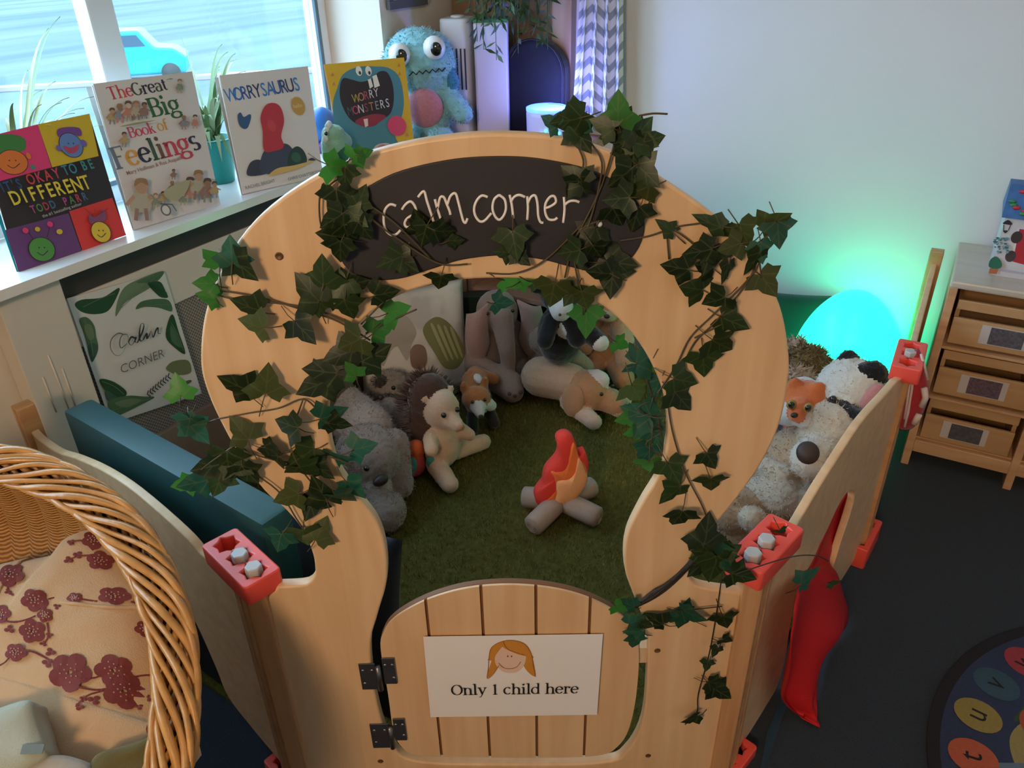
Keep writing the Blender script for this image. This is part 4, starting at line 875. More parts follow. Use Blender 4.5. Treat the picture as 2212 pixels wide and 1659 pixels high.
# ---- plush toys: body grown as ONE continuous surface from rounded volumes, coloured by the nearest volume
def Rm(e): return Euler([math.radians(a) for a in e]).to_matrix()
def blend(name, prims, mats, parent, voxel=.006, fuzz=0.0, fur=0, furlen=.01, sm=4):
    """prims: ('e', centre, radii, euler_deg, mat) or ('c', p0, p1, r0, r1, mat)"""
    mb = MB()
    for p in prims:
        if p[0] == 'e': mb.ell(p[1], p[2], Rm(p[3]) if p[3] else None, 16, 10)
        else: mb.caps(p[1], p[2], p[3], p[4], 14)
    bmesh.ops.recalc_face_normals(mb.bm, faces=mb.bm.faces[:])
    me0 = bpy.data.meshes.new('t'); mb.bm.to_mesh(me0); mb.bm.free(); t = bpy.data.objects.new('t', me0); COL.objects.link(t)
    r = t.modifiers.new('r', 'REMESH'); r.mode = 'VOXEL'; r.voxel_size = voxel; s = t.modifiers.new('s', 'SMOOTH'); s.iterations = sm; s.factor = .5
    me = bpy.data.meshes.new_from_object(t.evaluated_get(bpy.context.evaluated_depsgraph_get())); bpy.data.objects.remove(t); bpy.data.meshes.remove(me0)
    me.name = name
    if fuzz:
        nn = [v.normal.copy() for v in me.vertices]
        for v, n in zip(me.vertices, nn): v.co += n*fuzz*(noise.noise(v.co*90)+.7*noise.noise(v.co*210))
    inv = []
    for p in prims:
        if p[0] == 'e': inv.append((Rm(p[3]).transposed() if p[3] else M.Identity(3), V(p[1]), V(p[2]) if isinstance(p[2], (tuple, list)) else V((p[2],)*3)))
        else: inv.append(None)
    def val(i, c):
        p = prims[i]
        if p[0] == 'e':
            R, o, rr = inv[i]; q = R @ (c-o); return (V((q.x/rr.x, q.y/rr.y, q.z/rr.z)).length-1)*min(rr)
        a, b_ = V(p[1]), V(p[2]); d = b_-a; t_ = max(0, min(1, (c-a).dot(d)/max(d.length_squared, 1e-9))); return (c-a-d*t_).length-(p[3]+(p[4]-p[3])*t_)
    for f in me.polygons:
        f.use_smooth = True; best = min(range(len(prims)), key=lambda i: val(i, f.center)); f.material_index = prims[best][-1]
    o = link(name, me, mats, parent)
    if fur:
        bm = bmesh.new(); bm.from_mesh(me); bm.faces.ensure_lookup_table(); F = list(bm.faces); ar = [f.calc_area() for f in F]
        for f in random.choices(F, ar, k=fur):
            v = [q.co for q in f.verts]; w = [random.random() for _ in v]; sw = sum(w); p = sum((a*k for a, k in zip(v, w)), V())/sw
            n = (f.normal+V((random.gauss(0, .5), random.gauss(0, .5), random.gauss(-.25, .5)))).normalized(); q = n.orthogonal().normalized()
            q = (q*math.cos(random.random()*6)+n.cross(q)*math.sin(random.random()*6)).normalized()*furlen*.12; L = furlen*random.uniform(.5, 1.1)
            g_ = bm.faces.new([bm.verts.new(p-q-n*.001), bm.verts.new(p+q-n*.001), bm.verts.new(p+n*L)]); g_.material_index = f.material_index
        bm.to_mesh(me); bm.free()
    return o
EYE = plain('toy_eye', (.008, .007, .007), .12, coat=.6); NOSE = plain('toy_nose', (.03, .018, .016), .45, .2, 80); EYEW = plain('eye_white', (.75, .74, .72), .25)
def bead(parent, name, c, r, mat, rot=None): mb = MB(); mb.ell(c, r, Rm(rot) if rot else None, 14, 10); return mb.build(name, mat, parent, True)
def toy(name, label, loc, rz=0, tilt=(0, 0), scale=1, cat='soft toy', group='soft toys in the calm corner'):
    t = thing(name, label, cat, loc, 0, group); t.rotation_euler = (math.radians(tilt[0]), math.radians(tilt[1]), math.radians(rz)); t.scale = (scale,)*3; return t
GREYF = furm('grey_fur', (.25, .20, .175)); GREYF2 = furm('pale_grey_fur', (.34, .29, .26)); DKF = furm('dark_fur', (.035, .030, .030)); CREAMF = furm('cream_plush', (.60, .40, .27), .1)
BRNF = furm('brown_fur', (.075, .036, .025)); FOXF = furm('fox_plush', (.42, .15, .045), .15); WHF = furm('white_plush', (.60, .56, .52), .08); ELF = furm('elephant_plush', (.30, .205, .165), .1)
TANF = furm('tan_plush', (.43, .22, .11), .12); TANL = furm('light_tan_plush', (.50, .33, .22), .12); BLKF = furm('black_plush', (.012, .011, .012)); PINKF = furm('pink_plush', (.55, .20, .18))
EARP = furm('elephant_ear_inner', (.42, .25, .21), .08)
Z0 = .022
def P_(x, y, z): return atz(x, y, z)

# big grey dog lying at the left, head to the front
t = toy('plush_dog', 'large fluffy grey toy dog lying at the left of the doorway, dark oval nose', (0, 0, 0))
def W_(x, y, z): q = atz(x, y, z); return (q.x, q.y, q.z)
blend('body', [('c', W_(735, 860, .16), W_(790, 935, .17), .062, .10, 1), ('e', W_(795, 985, .17), (.105, .12, .095), (0, 0, 20), 0), ('c', W_(790, 1010, .15), W_(812, 1050, .12), .075, .048, 1),
               ('c', W_(850, 960, .18), W_(866, 1050, .08), .052, .040, 0), ('c', W_(760, 990, .20), W_(735, 1060, .10), .05, .045, 0), ('e', W_(832, 1105, .062), (.066, .075, .060), (0, 0, 0), 0), ('c', W_(790, 1000, .10), W_(826, 1100, .06), .07, .052, 0),
               ('c', W_(790, 935, .13), W_(840, 900, .12), .09, .07, 0)], [GREYF, GREYF2], t, .007, .004, 3800, .014)
bead(t, 'nose', W_(822, 1038, .168), (.026, .017, .018), NOSE, (30, 0, 40)); bead(t, 'eye', W_(792, 1012, .235), .009, EYE)
# grey raccoon behind it
t = toy('plush_raccoon', 'small fluffy grey toy raccoon with dark face patches behind the hedgehog', (0, 0, 0))
blend('body', [('e', W_(858, 850, .10), (.10, .085, .08), (0, 0, 30), 0), ('e', W_(842, 838, .15), (.075, .07, .066), None, 0), ('e', W_(826, 828, .185), (.035, .03, .03), None, 1), ('e', W_(838, 868, .15), (.034, .034, .024), None, 1), ('c', W_(900, 880, .06), W_(880, 905, .05), .05, .06, 0),
               ('e', W_(905, 832, .16), (.045, .03, .03), None, 2)], [GREYF, DKF, GREYF2], t, .006, .004, 2200, .016)
bead(t, 'eye', W_(850, 838, .212), .008, EYE); bead(t, 'nose', W_(822, 858, .205), .011, NOSE)
# hedgehog, sitting, facing front right
t = toy('plush_hedgehog', 'cream toy hedgehog with brown spiky back sitting with legs out', P_(958, 1005, Z0), 38, scale=1.08)
blend('body', [('e', (0, 0, .085), (.062, .058, .085), None, 0), ('e', (.0, -.012, .215), (.056, .056, .062), None, 0), ('c', (0, -.045, .20), (.004, -.085, .192), .036, .022, 0), ('c', (-.04, -.02, .035), (-.055, -.115, .02), .032, .028, 0),
               ('c', (.045, 0, .035), (.15, -.01, .028), .030, .026, 0), ('c', (-.05, -.02, .13), (-.075, -.06, .125), .024, .021, 0), ('c', (.05, -.02, .13), (.07, -.05, .11), .024, .02, 0), ('e', (-.047, .0, .262), (.011, .010, .012), None, 0), ('e', (.047, .0, .262), (.011, .010, .012), None, 0),
               ('e', (-.012, .052, .15), (.075, .05, .125), (12, 0, 0), 1), ('e', (-.012, .034, .245), (.070, .048, .072), None, 1)], [CREAMF, BRNF], t, .0055, .0015)
q = MB(); random.seed(2)
for i in range(620):
    a = random.uniform(-.35, pi+.35); zz = random.uniform(.03, .315); r_ = .084*math.sin(min(1, (zz+.03)/.17)*pi/2)*(1 if zz < .24 else max(.05, 1-(zz-.24)*11)); d = V((math.cos(a), math.sin(a), .35)).normalized(); p = V((-.012+math.cos(a)*r_*.95, .045+math.sin(a)*r_*.75, zz))
    x = d.orthogonal().normalized()*.0035; y = d.cross(x).normalized()*.0035; tip = q.bm.verts.new(p+d*.03); d = (d+V((0, 0, max(0, zz-.24)*9))).normalized(); tip.co = p+d*.03; v3 = [q.bm.verts.new(p+k) for k in (x, y, -x-y)]
    for k in range(3): q._f([v3[k], v3[(k+1) % 3], tip])
q.build('spines', BRNF, t)
for s in (-1, 1): bead(t, 'eye', (s*.024, -.062, .226), .0085, EYE)
bead(t, 'nose', (.004, -.106, .194), (.013, .010, .011), TANF)
# butterfly rattle toy
t = toy('plush_butterfly', 'red and orange toy butterfly with teal wing spots by the hedgehog', P_(896, 1028, Z0), 25)
REDF = plain('red_toy_fabric', (.50, .055, .05), .8, .1, 60); ORF = plain('orange_toy_fabric', (.62, .12, .03), .8, .1, 60); TEALF = plain('teal_toy_fabric', (.045, .26, .23), .7); GRNF = plain('olive_toy_fabric', (.15, .13, .035), .8)
blend('body', [('e', (0, 0, .05), (.042, .036, .05), None, 0), ('e', (.012, 0, .105), (.032, .03, .034), None, 1), ('e', (-.055, .01, .085), (.035, .024, .03), None, 2), ('e', (-.03, .0, .06), (.03, .03, .035), None, 1)], [REDF, ORF, GRNF], t, .005)
bead(t, 'wing_spot', (-.012, -.036, .072), (.0135, .006, .03), TEALF); bead(t, 'wing', (.058, -.028, .05), (.02, .012, .034), TEALF, (0, -25, 0))
# fox standing
t = toy('plush_fox', 'small orange toy fox standing on dark legs in front of the elephant', P_(1035, 915, Z0), 18)
blend('body', [('c', (-.01, -.02, .105), (.02, .11, .115), .046, .050, 0), ('e', (-.025, -.07, .155), (.052, .048, .042), None, 0), ('c', (-.03, -.105, .143), (-.034, -.142, .132), .030, .016, 1), ('e', (.012, -.085, .130), (.034, .03, .022), (0, 25, 0), 1), ('e', (-.062, -.05, .195), (.015, .01, .024), None, 0), ('e', (.014, -.05, .20), (.015, .01, .024), None, 0),
               ('c', (-.035, -.045, .07), (-.04, -.055, .018), .021, .023, 2), ('c', (.03, -.03, .07), (.045, -.04, .018), .021, .023, 2), ('c', (-.01, .11, .07), (-.015, .115, .018), .02, .021, 2), ('c', (.055, .10, .07), (.065, .10, .018), .02, .021, 2), ('c', (.03, .14, .13), (.10, .13, .10), .03, .022, 0), ('e', (-.005, -.02, .10), (.036, .05, .036), None, 1), ('e', (.01, .02, .178), (.016, .034, .012), None, 1)],
      [FOXF, WHF, DKF], t, .005, .0015)
for s in (-1, 1): bead(t, 'eye', (-.028+s*.022, -.113, .168), .0062, EYE)
bead(t, 'nose', (-.035, -.158, .133), (.009, .007, .007), NOSE)
# elephant sitting
t = toy('plush_elephant', 'pinkish grey toy elephant sitting with trunk and ears hanging down', P_(1085, 815, Z0), 12)
blend('body', [('e', (0, .02, .13), (.12, .10, .135), None, 0), ('e', (-.015, -.01, .30), (.082, .08, .085), None, 0), ('c', (-.01, -.075, .30), (-.005, -.13, .20), .044, .034, 0), ('c', (-.005, -.13, .20), (.0, -.135, .12), .034, .026, 0),
               ('c', (-.11, -.02, .21), (-.125, -.07, .12), .042, .04, 0), ('c', (-.125, -.07, .12), (.01, -.17, .075), .040, .036, 0), ('c', (.11, -.01, .20), (.17, -.06, .10), .042, .038, 0), ('c', (-.06, -.06, .05), (.0, -.19, .045), .05, .046, 0), ('c', (.09, -.05, .05), (.12, -.17, .05), .055, .052, 0)], [ELF, EARP], t, .007, .0015)
for s, nm in ((-1, 'ear'), (1, 'ear')):
    mb = MB(); mb.grid(lambda a, c: V((s*(.055+.085*a), -.055-.05*math.sin(a*2.2)+.03*a, .36-.03*a-(.17+.05*math.sin(a*3))*c)) + V((s*.012*math.sin(c*3), -.02*math.sin(c*pi), 0)), 8, 8)
    e = mb.build(nm, EARP, t, True); sd = e.modifiers.new('s', 'SOLIDIFY'); sd.thickness = .010; sd.offset = 0
for s in (-1, 1): bead(t, 'eye', (-.015+s*.048, -.075, .325), .0065, EYE)
NAIL = plain('nail_stitch', (.09, .05, .045), .8)
for x, z_ in ((-.012, .075), (.010, .062), (.032, .075)): bead(t, 'toenail', (x-.01, -.238, z_-.012), .007, NAIL)
# long brown plush behind, with puppy in front
t = toy('plush_bear', 'brown-grey toy bear lying behind the elephant with one long arm stretched right', P_(1200, 826, Z0), 0, scale=.86)
blend('body', [('e', (0, .02, .11), (.13, .11, .11), None, 0), ('c', (-.06, -.02, .24), (.12, -.06, .11), .07, .05, 0), ('e', (-.07, .03, .25), (.075, .07, .07), None, 0)], [furm('taupe_plush', (.30, .215, .165), .12)], t, .008, .003, 1500, .01)
t = toy('plush_puppy', 'tan and white toy puppy lying with its chin on the grass, white forehead', P_(1262, 880, Z0), 50)
blend('body', [('e', (-.02, -.02, .09), (.078, .085, .078), None, 0), ('e', (.0, -.045, .135), (.032, .062, .042), (-20, 0, 0), 1), ('c', (.0, -.09, .07), (.005, -.135, .058), .048, .038, 0), ('c', (-.02, .05, .10), (-.05, .165, .10), .072, .078, 2), ('c', (-.07, .02, .05), (-.10, -.11, .03), .036, .030, 3), ('c', (.06, .02, .05), (.085, -.12, .03), .036, .030, 3), ('e', (.005, -.145, .038), (.03, .03, .022), None, 3)],
      [TANF, WHF, TANL, furm('peach_plush', (.58, .40, .30), .08)], t, .006, .002, 1200, .007)
for s in (-1, 1):
    mb = MB(); mb.ell((s*.078-.02, -.015, .085), (.020, .046, .064), Rm((0, s*-14, 0))); mb.build('ear', TANF, t, True); bead(t, 'eye', (s*.036-.002, -.098, .112), .0075, EYE)
bead(t, 'nose', (.006, -.176, .066), (.014, .010, .010), NOSE)
# cow
t = toy('plush_cow', 'black and white toy cow with pale muzzle sitting high at the back', atp(1212, 796, rm(0, -.62), DL), 12)
blend('body', [('e', (0, .02, .13), (.085, .08, .12), None, 1), ('e', (-.01, -.03, .31), (.075, .07, .065), None, 1), ('c', (-.03, -.09, .292), (-.035, -.11, .288), .042, .036, 0), ('c', (.01, -.05, .24), (.03, -.085, .16), .03, .032, 1), ('e', (.02, -.02, .19), (.06, .07, .05), None, 0), ('c', (-.05, -.04, .22), (-.085, -.09, .17), .03, .03, 1), ('c', (.05, -.05, .20), (.09, -.13, .17), .038, .034, 1), ('e', (.098, -.145, .165), (.032, .03, .03), None, 0),
               ('e', (.035, -.075, .33), (.02, .03, .04), None, 0), ('e', (-.09, -.01, .335), (.03, .015, .018), None, 1), ('e', (.075, -.01, .335), (.03, .015, .018), None, 1)], [WHF, BLKF], t, .006, .0015)
for s in (-1, 1): bead(t, 'nostril', (-.035+s*.014, -.147, .292), .005, NOSE)
for s in (-1, 1): bead(t, 'eye', (-.012+s*.03, -.092, .336), .007, EYE)
# tan bear with hanging arm at the right
t = toy('plush_bear', 'golden tan toy bear slumped at the back right with an arm hanging down', P_(1312, 800, Z0), -14)
blend('body', [('e', (0, .02, .14), (.085, .085, .13), None, 0), ('e', (.0, -.02, .30), (.072, .07, .068), None, 0), ('c', (.05, -.04, .23), (.085, -.11, .12), .040, .044, 1), ('c', (-.06, -.03, .23), (-.085, -.08, .14), .036, .036, 0), ('c', (.05, -.05, .05), (.08, -.14, .045), .05, .044, 0), ('c', (-.05, -.05, .05), (-.07, -.14, .045), .05, .044, 0), ('e', (0, -.075, .285), (.034, .03, .028), None, 1), ('e', (-.055, -.01, .36), .024, None, 0), ('e', (.055, -.01, .36), .024, None, 0)], [TANF, TANL], t, .007, .002)
for s in (-1, 1): bead(t, 'eye', (s*.028, -.085, .318), .0065, EYE)
bead(t, 'nose', (0, -.108, .293), (.012, .008, .009), NOSE)
t = toy('plush_toy', 'small dark red soft toy tucked behind the golden tan bear', P_(1350, 745, Z0), 0)
blend('body', [('e', (0, 0, .15), (.05, .05, .15), None, 0), ('e', (0, -.01, .30), (.05, .05, .05), None, 0), ('e', (-.01, -.045, .30), (.022, .018, .02), None, 1)], [furm('maroon_plush', (.16, .03, .04)), PINKF], t, .007)
# cushions
def cushion(name, label, mat, w, h, d, mtx, prims=None, group=None, cat='cushion', extra=None):
    mb = MB()
    def side(sg): return lambda a, c: V(((a-.5)*w*(1-.10*math.sin(c*pi)**2*0-.06*math.sin(pi*c)), (c-.5)*h*(1-.06*math.sin(pi*a)), sg*d/2*(max(0, math.sin(pi*a)*math.sin(pi*c))**.45)*(1+.10*noise.noise(V((a*5, c*5, sg))))))
    mb.grid(side(1), 22, 22); mb.grid(side(-1), 22, 22); bmesh.ops.remove_doubles(mb.bm, verts=mb.bm.verts[:], dist=.0004)
    o = mb.build(name, mat, None, True); o.matrix_world = mtx; tag(o, label, cat, group); return o
pmx, nt, b = nodes('animal_print_fabric')
tcx = N(nt, 'ShaderNodeTexCoord'); n1 = N(nt, 'ShaderNodeTexNoise'); n1.inputs['Scale'].default_value = 9; n1.inputs['Detail'].default_value = 2; nt.links.new(tcx.outputs['Object'], n1.inputs['Vector'])
r1 = N(nt, 'ShaderNodeValToRGB'); r1.color_ramp.interpolation = 'EASE'
for i, (p, c) in enumerate(((0, (.60, .56, .50)), (.46, (.60, .56, .50)), (.53, (.55, .51, .46)), (.62, (.45, .42, .39)))):
    e = r1.color_ramp.elements[i] if i < 2 else r1.color_ramp.elements.new(p); e.position = p; e.color = (*c, 1)
nt.links.new(n1.outputs['Fac'], r1.inputs[0]); nt.links.new(r1.outputs[0], b.inputs['Base Color']); b.inputs['Roughness'].default_value = .9
cc = atp(905, 780, rm(-.36, -.62, .2), (DL-DR*.9).normalized())
nf = (-(DL*.75)+DR*.75+V((0, 0, .32))).normalized(); Xc = V((0, 0, 1)).cross(nf).normalized(); Yc = nf.cross(Xc)
mc = M.Translation(V((-.37, 2.665, .245))) @ M((Xc, Yc, nf)).transposed().to_4x4()
cu = cushion('animal_cushion', 'white cushion with printed jungle animals standing behind the hedgehog', pmx, .43, .43, .13, mc)
def csurf(a, c, lift=.0015): return V(((a-.5)*.43*(1-.06*math.sin(pi*c)), (c-.5)*.43*(1-.06*math.sin(pi*a)), .065*(max(0, math.sin(pi*a)*math.sin(pi*c))**.45)*(1+.10*noise.noise(V((a*5, c*5, 1))))+lift))
PL = [ink(.17, .17, .06), ink(.19, .115, .08), ink(.10, .09, .075), ink(.33, .30, .26), ink(.28, .22, .15)]
def cprint(nm, pts, mat, lift=.002):
    P = [(p.x, p.y) for p in catmull([(x, y, 0) for x, y in pts], 5)]; cx_, cy_ = sum(p[0] for p in P)/len(P), sum(p[1] for p in P)/len(P); mb = MB(); c0 = mb.bm.verts.new(csurf(cx_, cy_, lift)); rows = []
    for k in (.33, .66, 1): rows.append([mb.bm.verts.new(csurf(cx_+(x-cx_)*k, cy_+(y-cy_)*k, lift)) for x, y in P])
    n = len(P)
    for i in range(n):
        mb._f([c0, rows[0][i], rows[0][(i+1) % n]])
        for k in range(2): mb._f([rows[k][i], rows[k+1][i], rows[k+1][(i+1) % n], rows[k][(i+1) % n]])
    mb.build(nm, mat, cu, True)
cprint('printed_leaf', [(.58, .62), (.70, .72), (.82, .66), (.92, .50), (.96, .34), (.86, .22), (.74, .24), (.66, .40)], PL[0])
cprint('printed_lion', [(.44, .44), (.50, .50), (.58, .46), (.58, .32), (.52, .26), (.44, .30)], PL[1], .003)
cprint('printed_elephant', [(.16, .66), (.28, .80), (.44, .78), (.52, .62), (.46, .50), (.40, .36), (.34, .50), (.26, .46), (.18, .34), (.14, .50)], PL[3])
cprint('printed_zebra', [(.20, .20), (.28, .26), (.36, .20), (.36, .08), (.26, .06), (.20, .10)], PL[2], .003)
for k in range(4): cprint('printed_stripe', [(.66+.06*k, .64-.02*k), (.69+.06*k, .64-.02*k), (.78+.05*k, .34), (.76+.05*k, .33)], ink(.33, .31, .14), .004)
OLV = fabric('olive_fabric', (.085, .066, .038)); cushion('olive_cushion', 'dark olive cushion leaning against the radiator cover at the left', OLV, .34, .42, .11, M.Translation(V((-.655, 2.28, .24))) @ M((V((.5, .866, 0)), V((-.24, .14, .96)).normalized(), V((.5, .866, 0)).cross(V((-.24, .14, .96)).normalized()))).transposed().to_4x4())
TEALV = plain('teal_vinyl', (.008, .062, .066), .5, .05, 20, .06, 80)
# dark green rounded foam backrest in the corner
fm = plain('dark_green_foam', (.008, .022, .018), .55, .1, 20)
fu = rm(0, -.545); FM_ = M.Translation(fu) @ M((DR, V((0, 0, 1)), -DL)).transposed().to_4x4(); fi = FM_.inverted()
top_ = [fi @ atp(x, y, fu, DL) for x, y in ((790, 735), (820, 712), (860, 690), (910, 665), (960, 648), (1005, 640), (1060, 641), (1085, 650))]
lx = -.515; pts = [(lx, .012), (lx, top_[0].y-.06)] + sm2([(max(lx+.001*i, p.x), p.y) for i, p in enumerate(top_)], 4, False) + [(top_[-1].x+.02, top_[-1].y-.05), (top_[-1].x+.02, .012)]
mb = MB(); mb.prism(pts, .07, lambda p: V((p[0], p[1], 0)), V((0, 0, -1)))
o = mb.build('foam_cushion', fm); bv = o.modifiers.new('b', 'BEVEL'); bv.width = .018; bv.segments = 3; bv.limit_method = 'ANGLE'
o.matrix_world = FM_; tag(o, 'dark green round-topped foam cushion standing behind the animal cushion', 'cushion')
# teal foam mat on edge behind the left panel
a, b_ = V((-1.045, 1.53, 0)), V((-.475, 1.108, 0)); X = (b_-a).normalized(); nrm_ = X.cross(V((0, 0, 1)))
mt = M.Translation((a+b_)/2 - nrm_*.052 + V((0, 0, .485))) @ M((X, V((0, 0, 1)), nrm_)).transposed().to_4x4()
mb = MB(); mb.box((0, 0, 0), ((b_-a).length, .35, .07), bev=.012); o = mb.build('foam_mat', TEALV, None, True); smooth_by_angle(o, 50); o.matrix_world = mt; tag(o, 'teal vinyl foam mat standing on edge inside the left side panel', 'mat')
NAVYF = None
mb = MB(); mb.box((0, 0, 0), ((b_-a).length-.02, .30, .10), bev=.012); o = mb.build('dark_filler_block', plain('dark_filler', (.007, .011, .017), .6, .1, 20), None, True); smooth_by_angle(o, 50); o.matrix_world = M.Translation(V((0, 0, -.327))) @ mt; tag(o, 'dark navy block added under the teal mat to darken the gap', 'mat')  # added block: carries the mat, its dark colour stands for shadowed carpet
NAVYF = fabric('navy_fabric', (.007, .012, .020))
o = cushion('navy_cushion', 'navy round cushion between the teal mat and the arch panel', NAVYF, .30, .46, .13, M.Translation(V((-.37, 1.185, .36))) @ Euler((math.radians(80), 0, math.radians(-25))).to_matrix().to_4x4())

# campfire
cf = thing('campfire_toy', 'felt toy campfire with red and orange flames on crossed log rolls', 'toy', P_(1210, 1105, .012), math.radians(8), 'campfire toy parts' if False else None)
FR, FO, FY = plain('felt_red', (.72, .045, .03), .85, .06, 90, .2, 300), plain('felt_orange', (.80, .17, .035), .85, .06, 90, .2, 300), plain('felt_cream', (.80, .38, .17), .85, .06, 90, .2, 300)
LOGF = plain('log_felt', (.34, .25, .20), .85, .1, 60, .3, 200); LOGE = plain('log_end', (.42, .31, .25), .85)
for k, (a0, L) in enumerate(((222, .142), (318, .135), (28, .135), (155, .12))):
    a = math.radians(a0); d = V((math.cos(a), math.sin(a), 0)); p0, p1 = d*.015+V((0, 0, .046)), d*L+V((0, 0, .034))
    mb = MB(); mb.tube([p0, p0+(p1-p0)*.3, p0+(p1-p0)*.8, p0+(p1-p0)*.96, p1], [.033, .034, .034, .033, .026], 18); lg = mb.build('log', LOGF, cf, True)
    e = MB(); x = d.cross(V((0, 0, 1)))
    for rr in (.007, .013, .019): e.tube([p1+d*.0015+x*rr*math.cos(2*pi*i/20)+V((0, 0, 1))*rr*math.sin(2*pi*i/20) for i in range(21)], .0011, 5, False)
    e.build('log_rings', LOGE, lg)
zc = lambda x, y: (x-1210, y-1000)
def fl(pts): return [((X/2.765+650-1205)*.00128, -(Y/2.765+580-1095)*.00152+.045) for X, Y in pts]
def flame(nm, pts, mat, y0, y1, puff):
    P = [(p.x, p.y) for p in catmull([(x, z_, 0) for x, z_ in fl(pts)], 4)]; cx_ = sum(p[0] for p in P)/len(P); cz_ = sum(p[1] for p in P)/len(P)
    mb = MB(); rings = []
    for k, yy in ((.0, y0-puff), (.55, y0-puff*.9), (.85, y0-puff*.5), (1, y0), (1, y1), (.85, y1+puff*.5), (.55, y1+puff*.9), (0, y1+puff)):
        rings.append([mb.bm.verts.new((cx_+(x-cx_)*max(k, .02), yy, cz_+(z_-cz_)*max(k, .02))) for x, z_ in P])
    n = len(P)
    for r0, r1 in zip(rings, rings[1:]):
        for i in range(n): mb._f([r0[i], r0[(i+1) % n], r1[(i+1) % n], r1[i]])
    mb.build(nm, mat, cf, True)
flame('flame', [(1520, 970), (1560, 962), (1600, 985), (1628, 1040), (1645, 1120), (1660, 1100), (1690, 1095), (1712, 1180), (1700, 1260), (1660, 1340), (1600, 1400), (1520, 1425), (1400, 1430), (1362, 1390), (1365, 1330), (1410, 1280), (1430, 1190), (1500, 1110), (1515, 1050), (1500, 1000)], FR, -.016, .016, .016)
flame('inner_flame', [(1606, 1010), (1640, 1100), (1690, 1180), (1700, 1255), (1640, 1340), (1560, 1400), (1420, 1420), (1420, 1385), (1480, 1330), (1470, 1230), (1460, 1180), (1530, 1170), (1570, 1120), (1580, 1060)], FO, -.026, -.018, .010)
flame('flame_core', [(1636, 1105), (1680, 1190), (1698, 1262), (1640, 1360), (1560, 1415), (1490, 1400), (1492, 1320), (1500, 1240), (1570, 1232), (1615, 1190)], FY, -.034, -.026, .010)

# ================================================================== WICKER BASKET AND ITS TEXTILES
BC = V((-.954, .659, .629)); E1 = V((1, 0, 0)); E2 = V((0, .894427, .447214)); EN = V((0, -.447214, .894427)); BR_ = .496
BM = M.Translation(BC) @ M((E1, E2, EN)).transposed().to_4x4()
def bpx(x, y, h): # photo pixel to basket-local (x, y) on the plane h along the rim normal
    p = BM.inverted() @ atp(x, y, BC+EN*h, EN); return (p.x, p.y)
wk, nt, b = nodes('wicker')
tc = N(nt, 'ShaderNodeTexCoord'); w1 = N(nt, 'ShaderNodeTexWave', wave_type='BANDS', bands_direction='Z'); w1.inputs['Scale'].default_value = 55; w1.inputs['Distortion'].default_value = 1.2; w1.inputs['Detail'].default_value = 1; w1.inputs['Detail Scale'].default_value = 3
nt.links.new(tc.outputs['Object'], w1.inputs['Vector']); r = N(nt, 'ShaderNodeValToRGB'); r.color_ramp.elements[0].color = (.24, .105, .026, 1); r.color_ramp.elements[1].color = (.55, .28, .085, 1)
nt.links.new(w1.outputs['Fac'], r.inputs[0]); nt.links.new(r.outputs[0], b.inputs['Base Color']); b.inputs['Roughness'].default_value = .42
bp = N(nt, 'ShaderNodeBump'); bp.inputs['Strength'].default_value = .5; bp.inputs['Distance'].default_value = .003; nt.links.new(w1.outputs['Fac'], bp.inputs['Height']); nt.links.new(bp.outputs[0], b.inputs['Normal'])
RIMW = plain('wicker_rim', (.50, .24, .065), .32, .38, 35, .2, 120, coat=.2)
bk = thing('wicker_basket', 'large round golden wicker basket with braided rim at the left front', 'basket'); bk.matrix_world = BM
prof = [(.470, .0), (.466, -.05), (.452, -.11), (.42, -.17), (.36, -.22), (.26, -.26), (.13, -.275), (.02, -.28)]
pf = catmull([(r_, z_, 0) for r_, z_ in prof], 6, False)
mb = MB(); NA = 288
def bowl(off, sgn):
    def fn(a, c):
        p = pf[min(int(round(c*(len(pf)-1))), len(pf)-1)]; th = 2*pi*a; rib = (abs(math.sin(th*36)))**.6*.008*(p.x/.47)
        return V(((p.x-sgn*rib+off)*math.cos(th), (p.x-sgn*rib+off)*math.sin(th), p.y - (off*.8 if c > .4 else 0)))
    return fn
mb.grid(bowl(0, 1), NA, len(pf)-1, True); mb.grid(bowl(.016, -.5), NA, len(pf)-1, True); mb.build('bowl', wk, bk, True)
mb = MB()
for k in range(12):
    pts = []; jr = .0045+.0022*((k*7) % 5)/4
    for i in range(501):
        th = 2*pi*i/500; ph = th*7+2*pi*k/12; rr = BR_-.016+.030*math.cos(ph); pts.append(V((rr*math.cos(th), rr*math.sin(th), .011*math.sin(ph)+.004*math.sin(3*ph+k))))
    mb.tube(pts, jr, 5, False)
mb.build('braided_rim', RIMW, bk, True)
base = MB(); base.lathe([(.30, 0), (.305, .02), (.22, .16), (.17, .30), (.165, .30), (.21, .16), (.29, .0)], 40, (0, 0, 0), False)
bs = base.build('base_ring', RIMW, bk, True); bs.matrix_parent_inverse = BM.inverted(); bs.location = (BC.x, BC.y+.10, .0)
